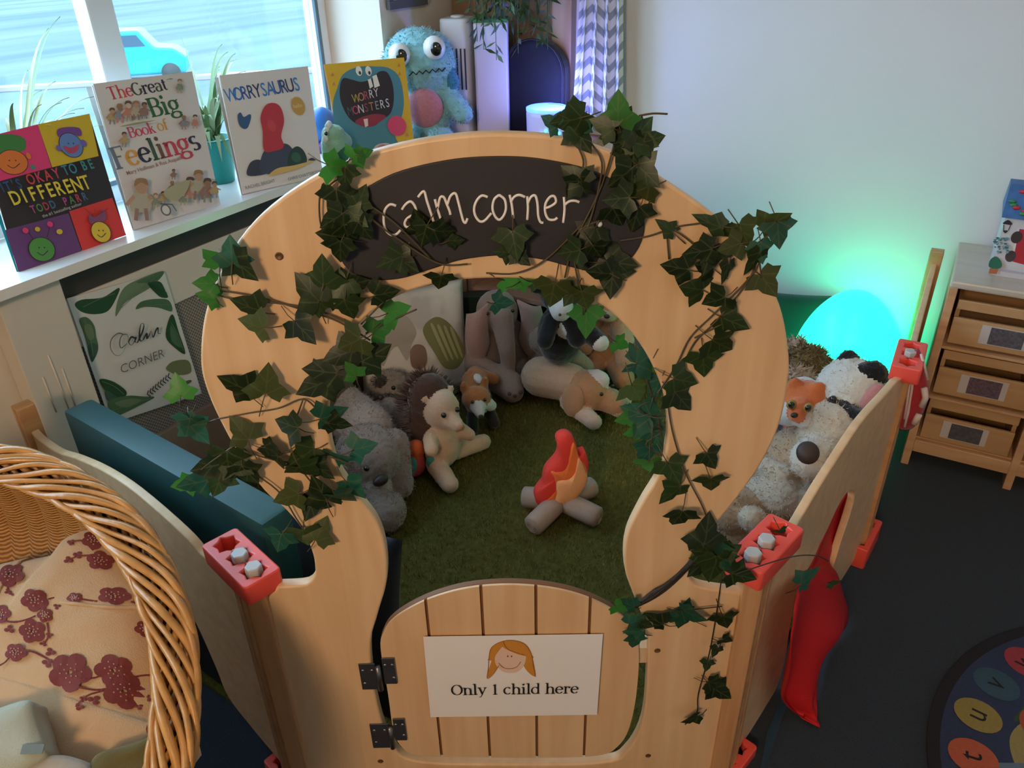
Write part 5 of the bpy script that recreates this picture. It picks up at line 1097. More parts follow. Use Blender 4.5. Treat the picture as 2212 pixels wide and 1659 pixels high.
# flowered cushion
CUSHF = fabric('natural_linen', (.52, .34, .19), .06, 420, .3); BURG = ink(.16, .022, .018, .8); BURL = ink(.42, .24, .17, .8)
CH = -.10
edge_px = [(0, 1212), (60, 1200), (120, 1185), (155, 1152), (215, 1138), (262, 1172), (296, 1232), (325, 1300), (345, 1380), (354, 1470), (357, 1560), (352, 1690)]
ep_ = [bpx(x, y, CH) for x, y in edge_px]; ring = sm2(ep_ + [(-.02, -.40), (-.28, -.36), (-.40, -.12), (-.38, .12), (-.28, .21)], 4)
cx0, cy0 = sum(p[0] for p in ring)/len(ring), sum(p[1] for p in ring)/len(ring)
def chgt(x, y):
    return CH + .012*noise.noise(V((x*9, y*9, 2))) + .006*noise.noise(V((x*25, y*25, 4)))
mb = MB(); rows = []
for k, dz in ((.02, .035), (.25, .035), (.45, .032), (.65, .027), (.82, .018), (.93, .008), (1, -.012), (1.0, -.055), (.93, -.085)):
    rows.append([mb.bm.verts.new((cx0+(x-cx0)*k, cy0+(y-cy0)*k, chgt(cx0+(x-cx0)*k, cy0+(y-cy0)*k)+dz)) for x, y in ring])
n = len(ring)
for r0, r1 in zip(rows, rows[1:]):
    for i in range(n): mb._f([r0[i], r1[i], r1[(i+1) % n], r0[(i+1) % n]])
mb._f(rows[0][::-1]); mb._f(rows[-1])
cush = mb.build('floral_cushion', CUSHF, None, True); cush.matrix_world = BM; tag(cush, 'natural linen cushion printed with burgundy blossom branches inside the wicker basket', 'cushion')
def csz(x, y): # surface height incl. the rounded edge
    k = max(abs(0), 0); best = 9
    for i in range(0, n, 1):
        pass
    return chgt(x, y)
import bisect
def edge_k(x, y):
    a = math.atan2(y-cy0, x-cx0); 
    for i in range(n):
        a0 = math.atan2(ring[i][1]-cy0, ring[i][0]-cx0); a1 = math.atan2(ring[(i+1) % n][1]-cy0, ring[(i+1) % n][0]-cx0)
        d = (a1-a0+pi) % (2*pi)-pi; e = (a-a0+pi) % (2*pi)-pi
        if d != 0 and 0 <= e/d <= 1:
            R0 = V((ring[i][0]-cx0, ring[i][1]-cy0, 0)).length; R1 = V((ring[(i+1) % n][0]-cx0, ring[(i+1) % n][1]-cy0, 0)).length
            return math.hypot(x-cx0, y-cy0)/(R0+(R1-R0)*e/d)
    return 1
def dzf(k):
    T = ((0, .035), (.25, .035), (.45, .032), (.65, .027), (.82, .018), (.93, .008), (1, -.012))
    for (a, za), (b_, zb) in zip(T, T[1:]):
        if k <= b_: return za+(zb-za)*(k-a)/(b_-a)
    return None
fb = MB()
def drop(pts, lift, m_):
    out = []
    for x, y in pts:
        k = edge_k(x, y)
        if k > .985: s = .985/k; x, y = cx0+(x-cx0)*s, cy0+(y-cy0)*s; k = .985
        out.append(V((x, y, chgt(x, y)+dzf(k)+lift)))
    fb.mi = m_; c = sum(out, V())/len(out); vs = [fb.bm.verts.new(p) for p in out]; vc = fb.bm.verts.new(c+V((0, 0, .0006)))
    for i in range(len(vs)): fb._f([vc, vs[i], vs[(i+1) % len(vs)]])
def cp(X, Y): x, y = X/2.519, 1000+Y/2.518; return bpx(x, y, CH+.03)
def flower(X, Y, r, squash=1, rot=0, petals=5, dots=True):
    c = V(cp(X, Y)+(0,)); u_ = V(cp(X+10, Y)+(0,))-c; v_ = V(cp(X, Y+10)+(0,))-c
    def at_(a, b_): p = c+u_*(a/10)+v_*(b_/10); return (p.x, p.y)
    for k in range(petals):
        a = rot+2*pi*k/petals; px_, py_ = math.cos(a)*r*.55, math.sin(a)*r*.55*squash
        drop([at_(px_+r*.47*math.cos(t_*pi/6), py_+r*.47*squash*math.sin(t_*pi/6)) for t_ in range(12)], .0022, 0)
    if dots:
        for k in range(14):
            a = rot+2.4*k; q = r*(.12+.045*k*.8); X_, Y_ = math.cos(a)*q, math.sin(a)*q*squash; drop([at_(X_+4.5*math.cos(t_*pi/3), Y_+4.5*math.sin(t_*pi/3)) for t_ in range(6)], .0036, 1)
def twig(pts, w=10):
    P = catmull([cp(X, Y)+(0,) for X, Y in pts], 4, False); h = (V(cp(pts[0][0]+w, pts[0][1])+(0,))-V(cp(*pts[0])+(0,))).length/2
    for a, b_ in zip(P, P[1:]):
        d = (b_-a).normalized(); q = V((-d.y, d.x, 0))*h; drop([((a-q).x, (a-q).y), ((b_-q).x, (b_-q).y), ((b_+q).x, (b_+q).y), ((a+q).x, (a+q).y)], .0018, 0)
for X, Y, r_, sq, ro in ((490, 400, 62, .9, .2), (525, 515, 70, .8, .9), (45, 600, 75, 1, .3), (195, 750, 70, .9, .4), (605, 710, 88, .6, .1), (400, 730, 45, .7, .5), (250, 830, 42, 1, .6), (15, 830, 60, .9, 0), (185, 920, 68, 1, .7), (95, 1035, 62, .8, .3),
                       (385, 1140, 112, 1, .2), (605, 1120, 98, .9, .6), (655, 1230, 105, .95, .1), (760, 880, 55, .8, .4), (845, 1235, 55, .9, .9), (860, 1430, 85, 1.1, .5), (790, 790, 36, 1, .2), (880, 1100, 40, 1, .1)): flower(X, Y, r_, sq, ro)
for X, Y, r_ in ((370, 420, 24), (360, 520, 26), (410, 490, 26), (665, 445, 34), (310, 780, 22), (265, 1090, 34), (275, 1030, 30), (515, 1290, 34), (440, 1330, 26), (460, 1290, 22), (725, 1310, 24), (45, 700, 20), (70, 915, 28), (270, 940, 22), (760, 1260, 30), (240, 985, 20)): flower(X, Y, r_, .8, X*.1, 3, False)
for pts in ([(355, 425), (430, 410), (490, 460)], [(350, 530), (400, 500), (470, 490)], [(560, 385), (620, 405), (680, 440)], [(45, 640), (45, 700), (75, 720)], [(260, 740), (340, 715), (420, 735), (520, 745)], [(690, 740), (760, 745), (825, 735)], [(40, 870), (100, 875), (160, 855), (200, 835)], [(110, 1035), (180, 1030), (240, 1055), (310, 1095)], [(420, 1180), (500, 1170), (540, 1150)], [(430, 1225), (520, 1235), (600, 1215)], [(690, 1150), (760, 1128), (860, 1135)], [(840, 1150), (838, 1210)], [(700, 1260), (780, 1265)], [(420, 1330), (480, 1270), (560, 1235)], [(820, 890), (880, 930)], [(260, 870), (265, 940), (240, 990)], [(0, 1110), (35, 1090), (60, 1060)]): twig(pts)
for f in fb.bm.faces: f.material_index += 1
bm_ = bmesh.new(); bm_.from_mesh(cush.data); t_ = bpy.data.meshes.new('t'); fb.bm.to_mesh(t_); fb.bm.free(); bm_.from_mesh(t_); bm_.to_mesh(cush.data); bm_.free(); bpy.data.meshes.remove(t_)
cush.data.materials.append(BURG); cush.data.materials.append(BURL)
# folded edge of the cushion cover
mb = MB(); P = [bpx(x, y, CH+.03) for x, y in ((128, 1300), (180, 1305), (240, 1309), (300, 1304), (318, 1318), (340, 1375))]
mb.tube([V((x, y, chgt(x, y)+dzf(min(edge_k(x, y), .98))+.001)) for x, y in [(p.x, p.y) for p in catmull([(a, b_, 0) for a, b_ in P], 5, False)]], .0032, 6); mb.build('hem_fold', CUSHF, cush, True)
SAGE = fabric('sage_fabric', (.36, .38, .30), .06, 400); OLIVEC = fabric('olive_cloth', (.10, .075, .018), .1, 300)
def drape(name, label, px, h0, mat, cat, thick=.012, puff=.01):
    ring = sm2([bpx(x, y, h0) for x, y in px], 4); cx_, cy_ = sum(p[0] for p in ring)/len(ring), sum(p[1] for p in ring)/len(ring); mb = MB(); rows = []
    for k, dz in ((.03, puff), (.4, puff), (.75, puff*.8), (.95, puff*.3), (1, 0), (1, -thick)): rows.append([mb.bm.verts.new((cx_+(x-cx_)*k, cy_+(y-cy_)*k, h0+dz+.006*noise.noise(V((x*20*k, y*20*k, 1))))) for x, y in ring])
    n_ = len(ring)
    for r0, r1 in zip(rows, rows[1:]):
        for i in range(n_): mb._f([r0[i], r1[i], r1[(i+1) % n_], r0[(i+1) % n_]])
    mb._f(rows[0][::-1]); mb._f(rows[-1]); o = mb.build(name, mat, None, True); o.matrix_world = BM; tag(o, label, cat); return o
o = drape('olive_cloth', 'olive green folded cloth at the bottom right inside the basket', [(215, 1625), (290, 1605), (356, 1580), (362, 1640), (350, 1720), (180, 1720), (190, 1660)], CH+.065, OLIVEC, 'cloth')
o = drape('sage_cushion', 'pale sage green cushion corner with a small label in the basket', [(-80, 1560), (-20, 1535), (62, 1512), (75, 1545), (92, 1600), (100, 1632), (60, 1660), (-20, 1690), (-90, 1700)], CH+.085, SAGE, 'cushion', .04, .012)
c = bpx(70, 1618, CH+.10); mb = MB(); mb.box((c[0], c[1], CH+.0995), (.030, .012, .0012)); mb.build('care_label', ink(.13, .16, .15), o)
o = drape('grey_blanket', 'grey and cream rolled blanket edge at the bottom left of the basket', [(10, 1680), (60, 1650), (110, 1632), (160, 1636), (195, 1665), (200, 1730), (20, 1740)], CH+.075, fabric('grey_cream_blanket', (.36, .31, .25), .2, 120), 'blanket', .03, .012)

# ================================================================== RIGHT SIDE: TOYS, EGG LAMP
t = toy('plush_teddy', 'large cream teddy bear with round dark brown nose lying against the arched side panel', (0, 0, 0))
CRM = furm('cream_fur', (.52, .44, .34), .14); BEI = furm('beige_fur', (.44, .31, .20), .14); CRW = furm('muzzle_fur', (.58, .53, .46), .08)
blend('body', [('e', W_(1800, 935, .36), (.10, .10, .095), None, 0), ('c', W_(1770, 985, .34), W_(1752, 992, .365), .066, .055, 2), ('e', W_(1720, 1030, .20), (.13, .13, .15), None, 1), ('c', W_(1690, 1070, .22), W_(1600, 1080, .17), .066, .055, 0), ('c', W_(1690, 1070, .22), W_(1740, 1080, .22), .06, .05, 0), ('c', W_(1640, 990, .22), W_(1700, 1010, .26), .06, .055, 1), ('c', W_(1660, 1010, .28), W_(1690, 1028, .28), .030, .030, 0),
               ('e', W_(1850, 895, .40), (.035, .03, .035), None, 0)], [CRM, BEI, CRW], t, .008, .004, 4200, .013)
bead(t, 'nose', W_(1745, 978, .415), (.030, .022, .030), plain('brown_nose', (.045, .025, .02), .6), (-40, 0, 0)); bead(t, 'eye', W_(1796, 990, .40), .009, EYE)
t = toy('plush_teddy', 'beige fluffy teddy with its foot by the right post connector', (0, 0, 0))
blend('body', [('e', W_(1600, 1130, .12), (.10, .09, .12), None, 0), ('e', W_(1575, 1105, .20), (.055, .055, .06), None, 0), ('e', W_(1625, 1120, .22), (.036, .032, .036), None, 1)], [BEI, CRM], t, .008, .004, 2000, .012)
t = toy('plush_panda', 'white toy panda with black ears and black neck band beside the egg lamp', (0, 0, 0))
blend('body', [('e', W_(1838, 842, .44), (.098, .098, .09), None, 0), ('e', W_(1832, 776, .515), (.03, .022, .030), None, 1), ('e', W_(1882, 812, .50), (.048, .034, .046), (0, 20, 0), 1), ('c', W_(1798, 880, .43), W_(1860, 908, .43), .026, .030, 1), ('e', W_(1838, 905, .21), (.088, .085, .195), None, 0)], [furm('panda_white', (.62, .60, .54), .08), BLKF], t, .008, .004, 2600, .012)
bead(t, 'eye', W_(1800, 862, .46), .010, EYE)
t = toy('plush_pig', 'small pink soft toy half hidden behind the panda and the side panel', (0, 0, 0))
blend('body', [('e', W_(1886, 862, .47), (.028, .03, .05), (0, 20, 0), 0), ('e', W_(1888, 885, .33), (.05, .05, .12), None, 0)], [PINKF], t, .007)
t = toy('plush_fox', 'bright orange toy fox with large round eyes and white cheeks beside the panda', (0, 0, 0))
FX, FXR = furm('bright_fox', (.70, .17, .05), .08), furm('fox_red', (.55, .09, .05), .08)
blend('body', [('e', W_(1735, 872, .40), (.078, .074, .068), None, 0), ('e', W_(1700, 893, .395), (.045, .045, .034), None, 1), ('e', W_(1742, 906, .40), (.04, .036, .026), None, 1), ('c', W_(1724, 882, .42), W_(1720, 898, .425), .034, .020, 0), ('e', W_(1716, 838, .45), (.026, .016, .034), None, 0), ('e', W_(1766, 846, .45), (.026, .016, .034), None, 0), ('e', W_(1730, 915, .27), (.055, .055, .10), None, 2), ('e', W_(1705, 915, .14), (.06, .06, .125), None, 2), ('e', W_(1738, 840, .43), (.05, .05, .03), None, 1)], [FX, WHF, FXR], t, .007, .0015)
for x, y in ((1710, 874), (1746, 881)):
    e = bead(t, 'eye', W_(x, y, .455), (.014, .010, .015), plain('amber_eye', (.40, .22, .03), .2) if 'amber_eye' not in bpy.data.materials else bpy.data.materials['amber_eye']); bead(e, 'pupil', W_(x, y+1, .464), (.009, .007, .010), EYE)
bead(t, 'nose', W_(1716, 897, .437), (.010, .008, .008), NOSE)
o = cushion('grey_cushion', 'small slate grey cushion wedged under the fox', fabric('slate_fabric', (.10, .125, .135)), .20, .16, .08, M.Translation(atz(1684, 940, .22)) @ Euler((.5, .2, .5)).to_matrix().to_4x4())
t = toy('plush_lion', 'golden toy lion with shaggy mane lit green by the egg lamp', (0, 0, 0))
MANE = furm('mane_fur', (.20, .115, .035), .2)
blend('body', [('e', W_(1738, 805, .385), (.078, .066, .09), None, 1), ('e', W_(1722, 830, .39), (.055, .05, .055), None, 0), ('e', W_(1720, 752, .44), (.035, .03, .034), None, 0), ('e', W_(1715, 850, .17), (.07, .065, .155), None, 0)], [TANL, MANE], t, .008, .004, 4500, .026)
EGG = thing('egg_lamp', 'large glowing green egg shaped floor lamp against the right wall', 'lamp', rm(1.162, -.208, .011))
em, nt, b = nodes('egg_glow'); b.inputs['Base Color'].default_value = (.03, .25, .22, 1); b.inputs['Emission Color'].default_value = (.007, 1.0, .47, 1); b.inputs['Emission Strength'].default_value = 5.0; b.inputs['Roughness'].default_value = .4
mb = MB(); prof_ = []
for i in range(33):
    a = -pi/2+pi*i/32; zz = math.sin(a); prof_.append((max(.001, .182*math.cos(a)*(1-.16*zz)), (.255+.255*zz)*.95+.01*(zz > 0)*zz))
mb.lathe(prof_[2:], 48); mb.build('shade', em, EGG, True)
mb = MB(); mb.lathe([(.09, -.002), (.092, .006), (.08, .010)], 32); mb.build('base', plain('lamp_base', (.5, .5, .5), .4), EGG, True)
DKG = fabric('dark_green_fabric', (.012, .045, .032)); n_ = (DR*.25-DL+V((0, 0, .18))).normalized(); Xc = V((0, 0, 1)).cross(n_).normalized()
cushion('green_cushion', 'dark green square cushion against the right wall left of the egg lamp', DKG, .40, .40, .12, M.Translation(rm(.93, -.115, .215)) @ M((Xc, n_.cross(Xc), n_)).transposed().to_4x4())

# red cloth through the arch
n_r = V(RPM.to_3x3().col[2]); A_r = V(RA)
if n_r.dot(V((1, -.5, 0))) < 0: n_r = -n_r
RED = fabric('red_satin', (.50, .018, .022), .08, 200, .2); RED.node_tree.nodes['Principled BSDF'].inputs['Roughness'].default_value = .45; RED.node_tree.nodes['Principled BSDF'].inputs['Sheen Weight'].default_value = 0
rows_ = [((1826, 1064), (1833, 1062), -.014), ((1806, 1098), (1832, 1085), -.014), ((1786, 1138), (1822, 1125), -.014), ((1766, 1180), (1808, 1172), -.012), ((1748, 1218), (1795, 1215), .0), ((1722, 1252), (1815, 1242), .025), ((1706, 1300), (1832, 1290), .045), ((1700, 1345), (1846, 1325), .05), ((1697, 1380), (1843, 1362), .055), ((1697, 1430), (1800, 1400), .06), ((1698, 1480), (1780, 1450), .06), ((1701, 1518), (1771, 1505), .06), ((1728, 1545), (1763, 1535), .06), ((1748, 1560), (1756, 1560), .06)]
mb = MB(); G_ = []
RP = []
def cloth_pt(q, off):
    p = atp(*q, A_r+n_r*off, n_r); return p if p.z > .012 else atz(*q, .012)
for (l, r_, off) in rows_: RP.append((cloth_pt(l, off), cloth_pt(r_, off)))
Ls = catmull([p[0] for p in RP], 4, False); Rs = catmull([p[1] for p in RP], 4, False)
for i, (a, b_) in enumerate(zip(Ls, Rs)):
    t0 = i/len(Ls); row = []
    for k in range(15):
        s = k/14; row.append(mb.bm.verts.new(a+(b_-a)*s + n_r*((.004+.016*min(1, max(0, t0-.3)*3))*math.sin(s*9+t0*4)+.012*max(0, t0-.35)*noise.noise(V((s*3, t0*8, 0))))))
    G_.append(row)
for r0, r1 in zip(G_, G_[1:]):
    for k in range(14): mb._f([r0[k], r0[k+1], r1[k+1], r1[k]])
o = mb.build('red_cloth', RED, None, True); sd = o.modifiers.new('s', 'SOLIDIFY'); sd.thickness = .002; tag(o, 'shiny red cloth hanging out through the arch of the right side panel', 'cloth')
# striped red fabric hanging at the middle connector
nP = V((-.53, -.848, 0)); A2 = V((1.085, 1.69, 0))
out_ = [(1983, 752), (1998, 790), (2007, 835), (2003, 870), (1990, 900), (1972, 925), (1948, 930), (1937, 918), (1936, 880), (1944, 840), (1953, 805), (1962, 775)]
P = catmull([atp(x, y, A2, nP) for x, y in out_], 4); c = sum(P, V())/len(P); mb = MB(); rows = []
for k, d in ((.03, .028), (.5, .026), (.85, .016), (1, 0), (.85, -.010), (.03, -.014)): rows.append([mb.bm.verts.new(c+(p-c)*k+nP*d) for p in P])
for r0, r1 in zip(rows, rows[1:]):
    for i in range(len(P)): mb._f([r0[i], r0[(i+1) % len(P)], r1[(i+1) % len(P)], r1[i]])
o = mb.build('striped_red_fabric', fabric('deep_red_fabric', (.36, .025, .035)), None, True); tag(o, 'dark red fabric with white stripes hanging from the connector beside the egg lamp', 'cloth')
WST = ink(.62, .52, .50)
for j, L in enumerate((((1974, 790), (1970, 840), (1962, 890), (1954, 922)), ((1966, 812), (1961, 860), (1954, 905)), ((1996, 838), (1999, 860), (1990, 878)), ((1986, 895), (1974, 915)), ((1990, 765), (2004, 820)))):
    mb = MB(); mb.tube([atp(x, y, A2+nP*.026, nP) for x, y in L], .0035 if j < 2 or j == 4 else .008, 6); mb.build('white_stripe', WST, o, True)

# ================================================================== DRAWER UNIT
F0 = V((1.31, 2.157, 0)); TOPZ = .666
du = thing('drawer_unit', 'low wooden drawer unit with labelled trays along the right wall', 'drawer unit', F0, RZ)
TOPW = woodm('pale_worktop', (.50, .44, .36), (.58, .52, .44), (3, 14, 14), .35)
BIR = woodm('birch_tray', (.44, .25, .11), (.56, .34, .16), (1.5, 14, 14)); DKW = plain('unit_inside', (.07, .035, .018), .7)
def dbox(x0, x1, y0, y1, z0, z1, bev=.003): m = MB(); m.box(((x0+x1)/2, (y0+y1)/2, (z0+z1)/2), (x1-x0, y1-y0, z1-z0), bev=bev); return m
WD = .92; D_ = .37
dbox(0, WD, -.006, D_, TOPZ-.022, TOPZ, .006).build('top', TOPW, du)
for x in (0, .302, .604, WD-.024): dbox(x, x+.024, 0, D_, .0, TOPZ-.022).build('upright', BEECH, du)
dbox(.024, WD-.024, .004, .022, .055, .10).build('plinth_rail', BEECH, du); dbox(.024, WD-.024, .022, D_, .095, .105).build('bottom_shelf', BEECH, du); dbox(.024, WD-.024, D_-.012, D_, .105, TOPZ-.022, .001).build('back_panel', DKW, du)
CARD = plain('label_card', (.55, .50, .48), .4); PHO = [plain('photo_print', (.10, .09, .10), .4, .9, 130), plain('photo_print_b', (.13, .09, .11), .4, .9, 160), plain('photo_print_c', (.09, .085, .09), .4, .7, 110)]
for ci, x0 in enumerate((.034, .336, .638)):
    for ri, (zb, zt) in enumerate(((.462, .605), (.284, .435), (.112, .258))):
        d = bpy.data.objects.new('drawer', None); COL.objects.link(d); d.parent = du; d.location = (x0, .012, zb); w_ = .254 if ci < 2 else .25; h = zt-zb
        m = MB(); m.box((w_/2, .006, h*.30), (w_, .012, h*.60), bev=.002); m.box((w_/2, .006, h-.015), (w_, .012, .030), bev=.002)
        for s in (0, w_): m.box((abs(s-.006), .17, h*.45), (.012, .30, h*.9))
        m.box((w_/2, .17, .006), (w_-.024, .30, .008)); m.box((w_/2, .32, h*.45), (w_, .012, h*.9)); m.build('tray', BIR, d)
        cx_ = (.145, .13, .12)[ri] if ci == 0 else .13
        m = MB(); m.box((cx_, -.0012, h*.33), (.130, .002, h*.42)); cd_ = m.build('label_card', CARD, d); m = MB(); m.box((cx_+.004, -.0026, h*.33), (.090, .0012, h*.38)); m.build('photo', PHO[ri], cd_)
    for z_ in (.447, .268): dbox(x0-.010, x0+.264 if ci < 2 else WD-.024, .002, D_-.02, z_-.004, z_+.004, .001).build('runner', BEECH, du)
# toy house on top
H0 = atz(2135, 592, TOPZ); hq = [(2135, 592), (2300, 628), (2340, 510), (2176, 470)]
n_h = -DL; hm = frame_from(H0, DR, V((0, 0, 1)))
ho = thing('toy_house', 'small cardboard house with red door and blue spotted roof on the drawer unit', 'toy house'); ho.matrix_world = hm
HW = ink(.58, .58, .62); tlh = hm.inverted() @ atp(2172, 468, H0, DL); ht = tlh.y; hw = .26
m = MB(); m.box((hw/2, ht/2+.001, -.075), (hw, ht, .15)); m.build('walls', HW, ho)
m = MB(); tr_ = hm.inverted() @ atp(2192, 398, H0-n_h*.045, DL); rz_ = max(tr_.y-ht, .06)
m.prism([(.012, 0), (-.15-.012, 0), (-.075-.03, rz_), (-.075+.03, rz_)], hw+.03, lambda p: V((-.010, ht+p[1], p[0])), V((1, 0, 0)))
RBL = plain('roof_blue', (.025, .13, .36), .5, .5, 40); rf_ = m.build('roof', RBL, ho); random.seed(9)
for k in range(16):
    x, f_ = random.uniform(.005, .15), random.uniform(.08, .92); m = MB(); sl = V((0, rz_, -.057)); m.ell((x, ht+rz_*f_, .012-.057*f_+.001), (.011, .006, .006), Rm((-30, 0, 0)), 10, 6)
    m.build('roof_spot', (ink(.50, .03, .05), ink(.03, .22, .10))[k % 3 == 2], rf_, True)
sh = Sheet(hm @ M.Translation((0, 0, .0012)), [(2136, 591), (2212, 610), (2212, 500), (2160, 520)], HW); sh.zf = lambda X, Y: (1850+X/6.11, 380+Y/6.11)
sh.P([(2145, 700), (2330, 720), (2280, 1190), (2060, 1130)], ink(.44, .025, .04)); sh.Ln([(2140, 690), (2050, 1130)], 22, ink(.66, .66, .68), 1)
sh.E(2115, 810, 62, 80, ink(.05, .035, .035)); sh.E(2035, 1060, 58, 75, ink(.06, .045, .05)); sh.B([(1930, 625), (2005, 580), (2060, 635), (2020, 645), (1985, 640)], ink(.02, .02, .035)); sh.Ln([(1945, 640), (1945, 720)], 10, ink(.02, .02, .035), 1); sh.Ln([(2035, 645), (2005, 720)], 10, ink(.02, .02, .035), 1); sh.B([(1935, 720), (2000, 720), (1965, 755)], ink(.02, .02, .035))
random.seed(4)
for k in range(46): sh.E(random.uniform(1825, 2010), random.uniform(800, 1010), random.uniform(8, 20), random.uniform(8, 16), (ink(.10, .26, .32), ink(.20, .36, .42), ink(.05, .14, .20))[k % 3])
sh.B([(1750, 1180), (1770, 1090), (1840, 1048), (1905, 1100), (1920, 1180), (1840, 1215)], ink(.02, .14, .09)); sh.P([(1760, 1200), (1880, 1215), (1850, 1280), (1745, 1270)], ink(.40, .13, .06)); sh.P([(1900, 1210), (2300, 1270), (2300, 1300), (1890, 1240)], ink(.40, .38, .46))
q = sh.build('printed_front', ho); q.location = (0, 0, .0012)

# ================================================================== RUG
rug = thing('alphabet_rug', 'round blue alphabet rug with coloured letter spots on the carpet', 'rug', (1.43, .86, .003))
RB = plain('rug_blue', (.022, .035, .085), .95, .25, 160, .4, 400); RE = plain('rug_edge', (.010, .010, .016), .95)
m = MB(); m.lathe([(.578, 0), (.578, .006), (.552, .007), (.552, 0)], 96, cap=False); m.build('edge_binding', RE, rug)
class Rug(Print):
    def __init__(s): s.mats = []; s.m = MB(); s.z = .007; s.lay = .0002; s.use(RB); s.m.lathe([(.552, .0), (.552, .007)], 96)
pr_ = Rug(); rc_ = [(.30, .035, .05), (.030, .075, .11), (.26, .20, .055), (.40, .085, .04)]
RC = [plain('rug_tone_%d' % i, c, .95, .2, 160, .3, 400) for i, c in enumerate(rc_)]; RGN = plain('rug_green', (.03, .07, .025), .95, .2, 160); RYE = plain('rug_yellow', (.26, .21, .075), .95, .2, 160); ROR = plain('rug_orange', (.34, .07, .03), .95); RLB = plain('rug_light_blue', (.10, .16, .22), .95)
pr_.blob([(-.40, .02), (-.36, .10), (-.36, .19), (-.325, .262), (-.24, .30), (-.12, .28), (-.10, .05)], RYE); pr_.blob([(-.30, .29), (-.265, .325), (-.20, .37), (-.05, .40), (-.02, .30), (-.20, .305)], RGN); pr_.blob([(-.40, .19), (-.10, .16), (-.10, .12), (-.40, .155)], RLB); pr_.line([(-.40, .13), (-.25, .10), (-.1, .10)], .012, RGN, smooth=3); pr_.ell(-.245, .27, .05, .055, ROR)
al = 'wvutsrqponmlkjihgfedcbazyx'
for i in range(26):
    th = math.radians(112+14.6*i*(360/(14.6*26)) if False else 112+360*i/26*1.04) if i < 25 else None
    if th is None or i*1.04*360/26 > 352: continue
    x, y = .487*math.cos(th), .487*math.sin(th); pr_.ell(x, y, .050, .046, RC[i % 4], th); r_ = th-pi/2
    s_ = .07; pr_.text(al[i], x-math.cos(th)*s_*.24, y-math.sin(th)*s_*.24, s_, RE, 0, r_)
o = pr_.build('pile', rug)
blue_mat = thing('blue_floor_mat', 'dull blue floor mat edge under the arched side panel beside the right post', 'mat', (0, 0, 0))
m = MB(); P = [atz(x, y, .004) for x, y in ((1655, 1590), (1702, 1470), (1705, 1510), (1660, 1640), (1640, 1680))]; m.prism([(p.x, p.y) for p in P], .006, lambda p: V((p[0], p[1], .002)), V((0, 0, 1))); m.build('mat_surface', plain('dull_blue', (.012, .04, .075), .9, .1, 90), blue_mat)

# ================================================================== FAR CORNER AND SILL
UT = .885; UF = -.45
su = thing('shelf_unit', 'wooden shelf unit in the corner behind the arch with slatted front', 'shelf unit', COR, RZ)
PINKW = woodm('pinkish_pine', (.34, .19, .13), (.44, .26, .18), (12, 12, 1.5))
def ubox(v0, v1, u0, u1, z0, z1, bev=.002): m = MB(); m.box(((v0+v1)/2, (u0+u1)/2, (z0+z1)/2), (v1-v0, u1-u0, z1-z0), bev=bev); return m
VL, VR = -.552, .115
ubox(-.522, VR, UF-.08, -.004, UT-.02, UT).build('top', PINKW, su)
for v_ in (VL, -.262, VR-.02): ubox(v_, v_+.02, UF, -.004, 0, UT-.02).build('side', PINKW, su)
ubox(-.242, VR-.02, UF, -.02, .325, .345).build('shelf', PINKW, su); ubox(VL+.02, VR-.02, -.02, -.006, 0, UT-.02).build('back', plain('dark_back', (.10, .045, .02), .7), su)
for k in range(6): ubox(VL+.024+.044*k, VL+.062+.044*k, UF, UF+.014, .02, UT-.024).build('slat', PINKW, su)
# things on top
FANW = plain('fan_white', (.66, .66, .68), .4, .03, 20); FAND = plain('vent_dark', (.04, .04, .045), .7)
fn = thing('tower_fan', 'white tower fan with dark vertical vent slots in the corner', 'fan', rm(-.41, -.20, UT+.001), RZ+math.radians(14))
def fpix(x, y): return atp(x, y, rm(0, -.30), DL)
htop = fpix(990, 45).z-UT
mb = MB(); mb.prism(rrect(.115, .13, .03), htop, lambda p: V((p[0], p[1], 0)), V((0, 0, 1))); o = mb.build('housing', FANW, fn, True); smooth_by_angle(o, 40); bv = o.modifiers.new('b', 'BEVEL'); bv.width = .008; bv.segments = 2; bv.limit_method = 'ANGLE'
mb = MB(); mb.lathe([(.026, 0), (.026, .006), (.020, .008), (.001, .008)], 24, (0, 0, htop)); mb.build('top_dial', FANW, fn, True)
z0_, z1_ = fpix(1005, 200).z-UT, fpix(1000, 110).z-UT
for k in range(5):
    mb = MB(); mb.box((-.020+.016*k, -.0655, (z0_+z1_)/2), (.006, .002, z1_-z0_)); mb.build('vent_slot', FAND, fn)
mb = MB(); mb.box((0, -.0655, .06), (.10, .001, .0025)); mb.build('seam', FAND, fn)
BXW = plain('box_white', (.60, .58, .66), .5)
bx = thing('white_box', 'tall white box with green top edge beside the fan', 'box', rm(-.283, -.17, UT+.001), -.05)
hb = fpix(1060, 55).z-UT
mb = MB(); mb.box((0, 0, hb/2), (.125, .11, hb), bev=.008); mb.build('carton', BXW, bx); mb = MB(); mb.box((0, 0, hb+.005), (.126, .11, .012), bev=.003); mb.build('lid', plain('green_lid', (.04, .22, .07), .5), bx)
bc_ = thing('black_backrest_cushion', 'black cushion with rounded top leaning in the corner right of the white box', 'cushion', rm(-.13, -.088, UT+.001), RZ)
ht = atp(1160, 80, rm(0, -.06), DL).z-UT
pts = [(-.125, 0), (.125, 0), (.125, ht-.12)] + [(.125*math.cos(pi*i/16)*1.0, ht-.12+.12*math.sin(pi*i/16)) for i in range(1, 16)] + [(-.125, ht-.12)]
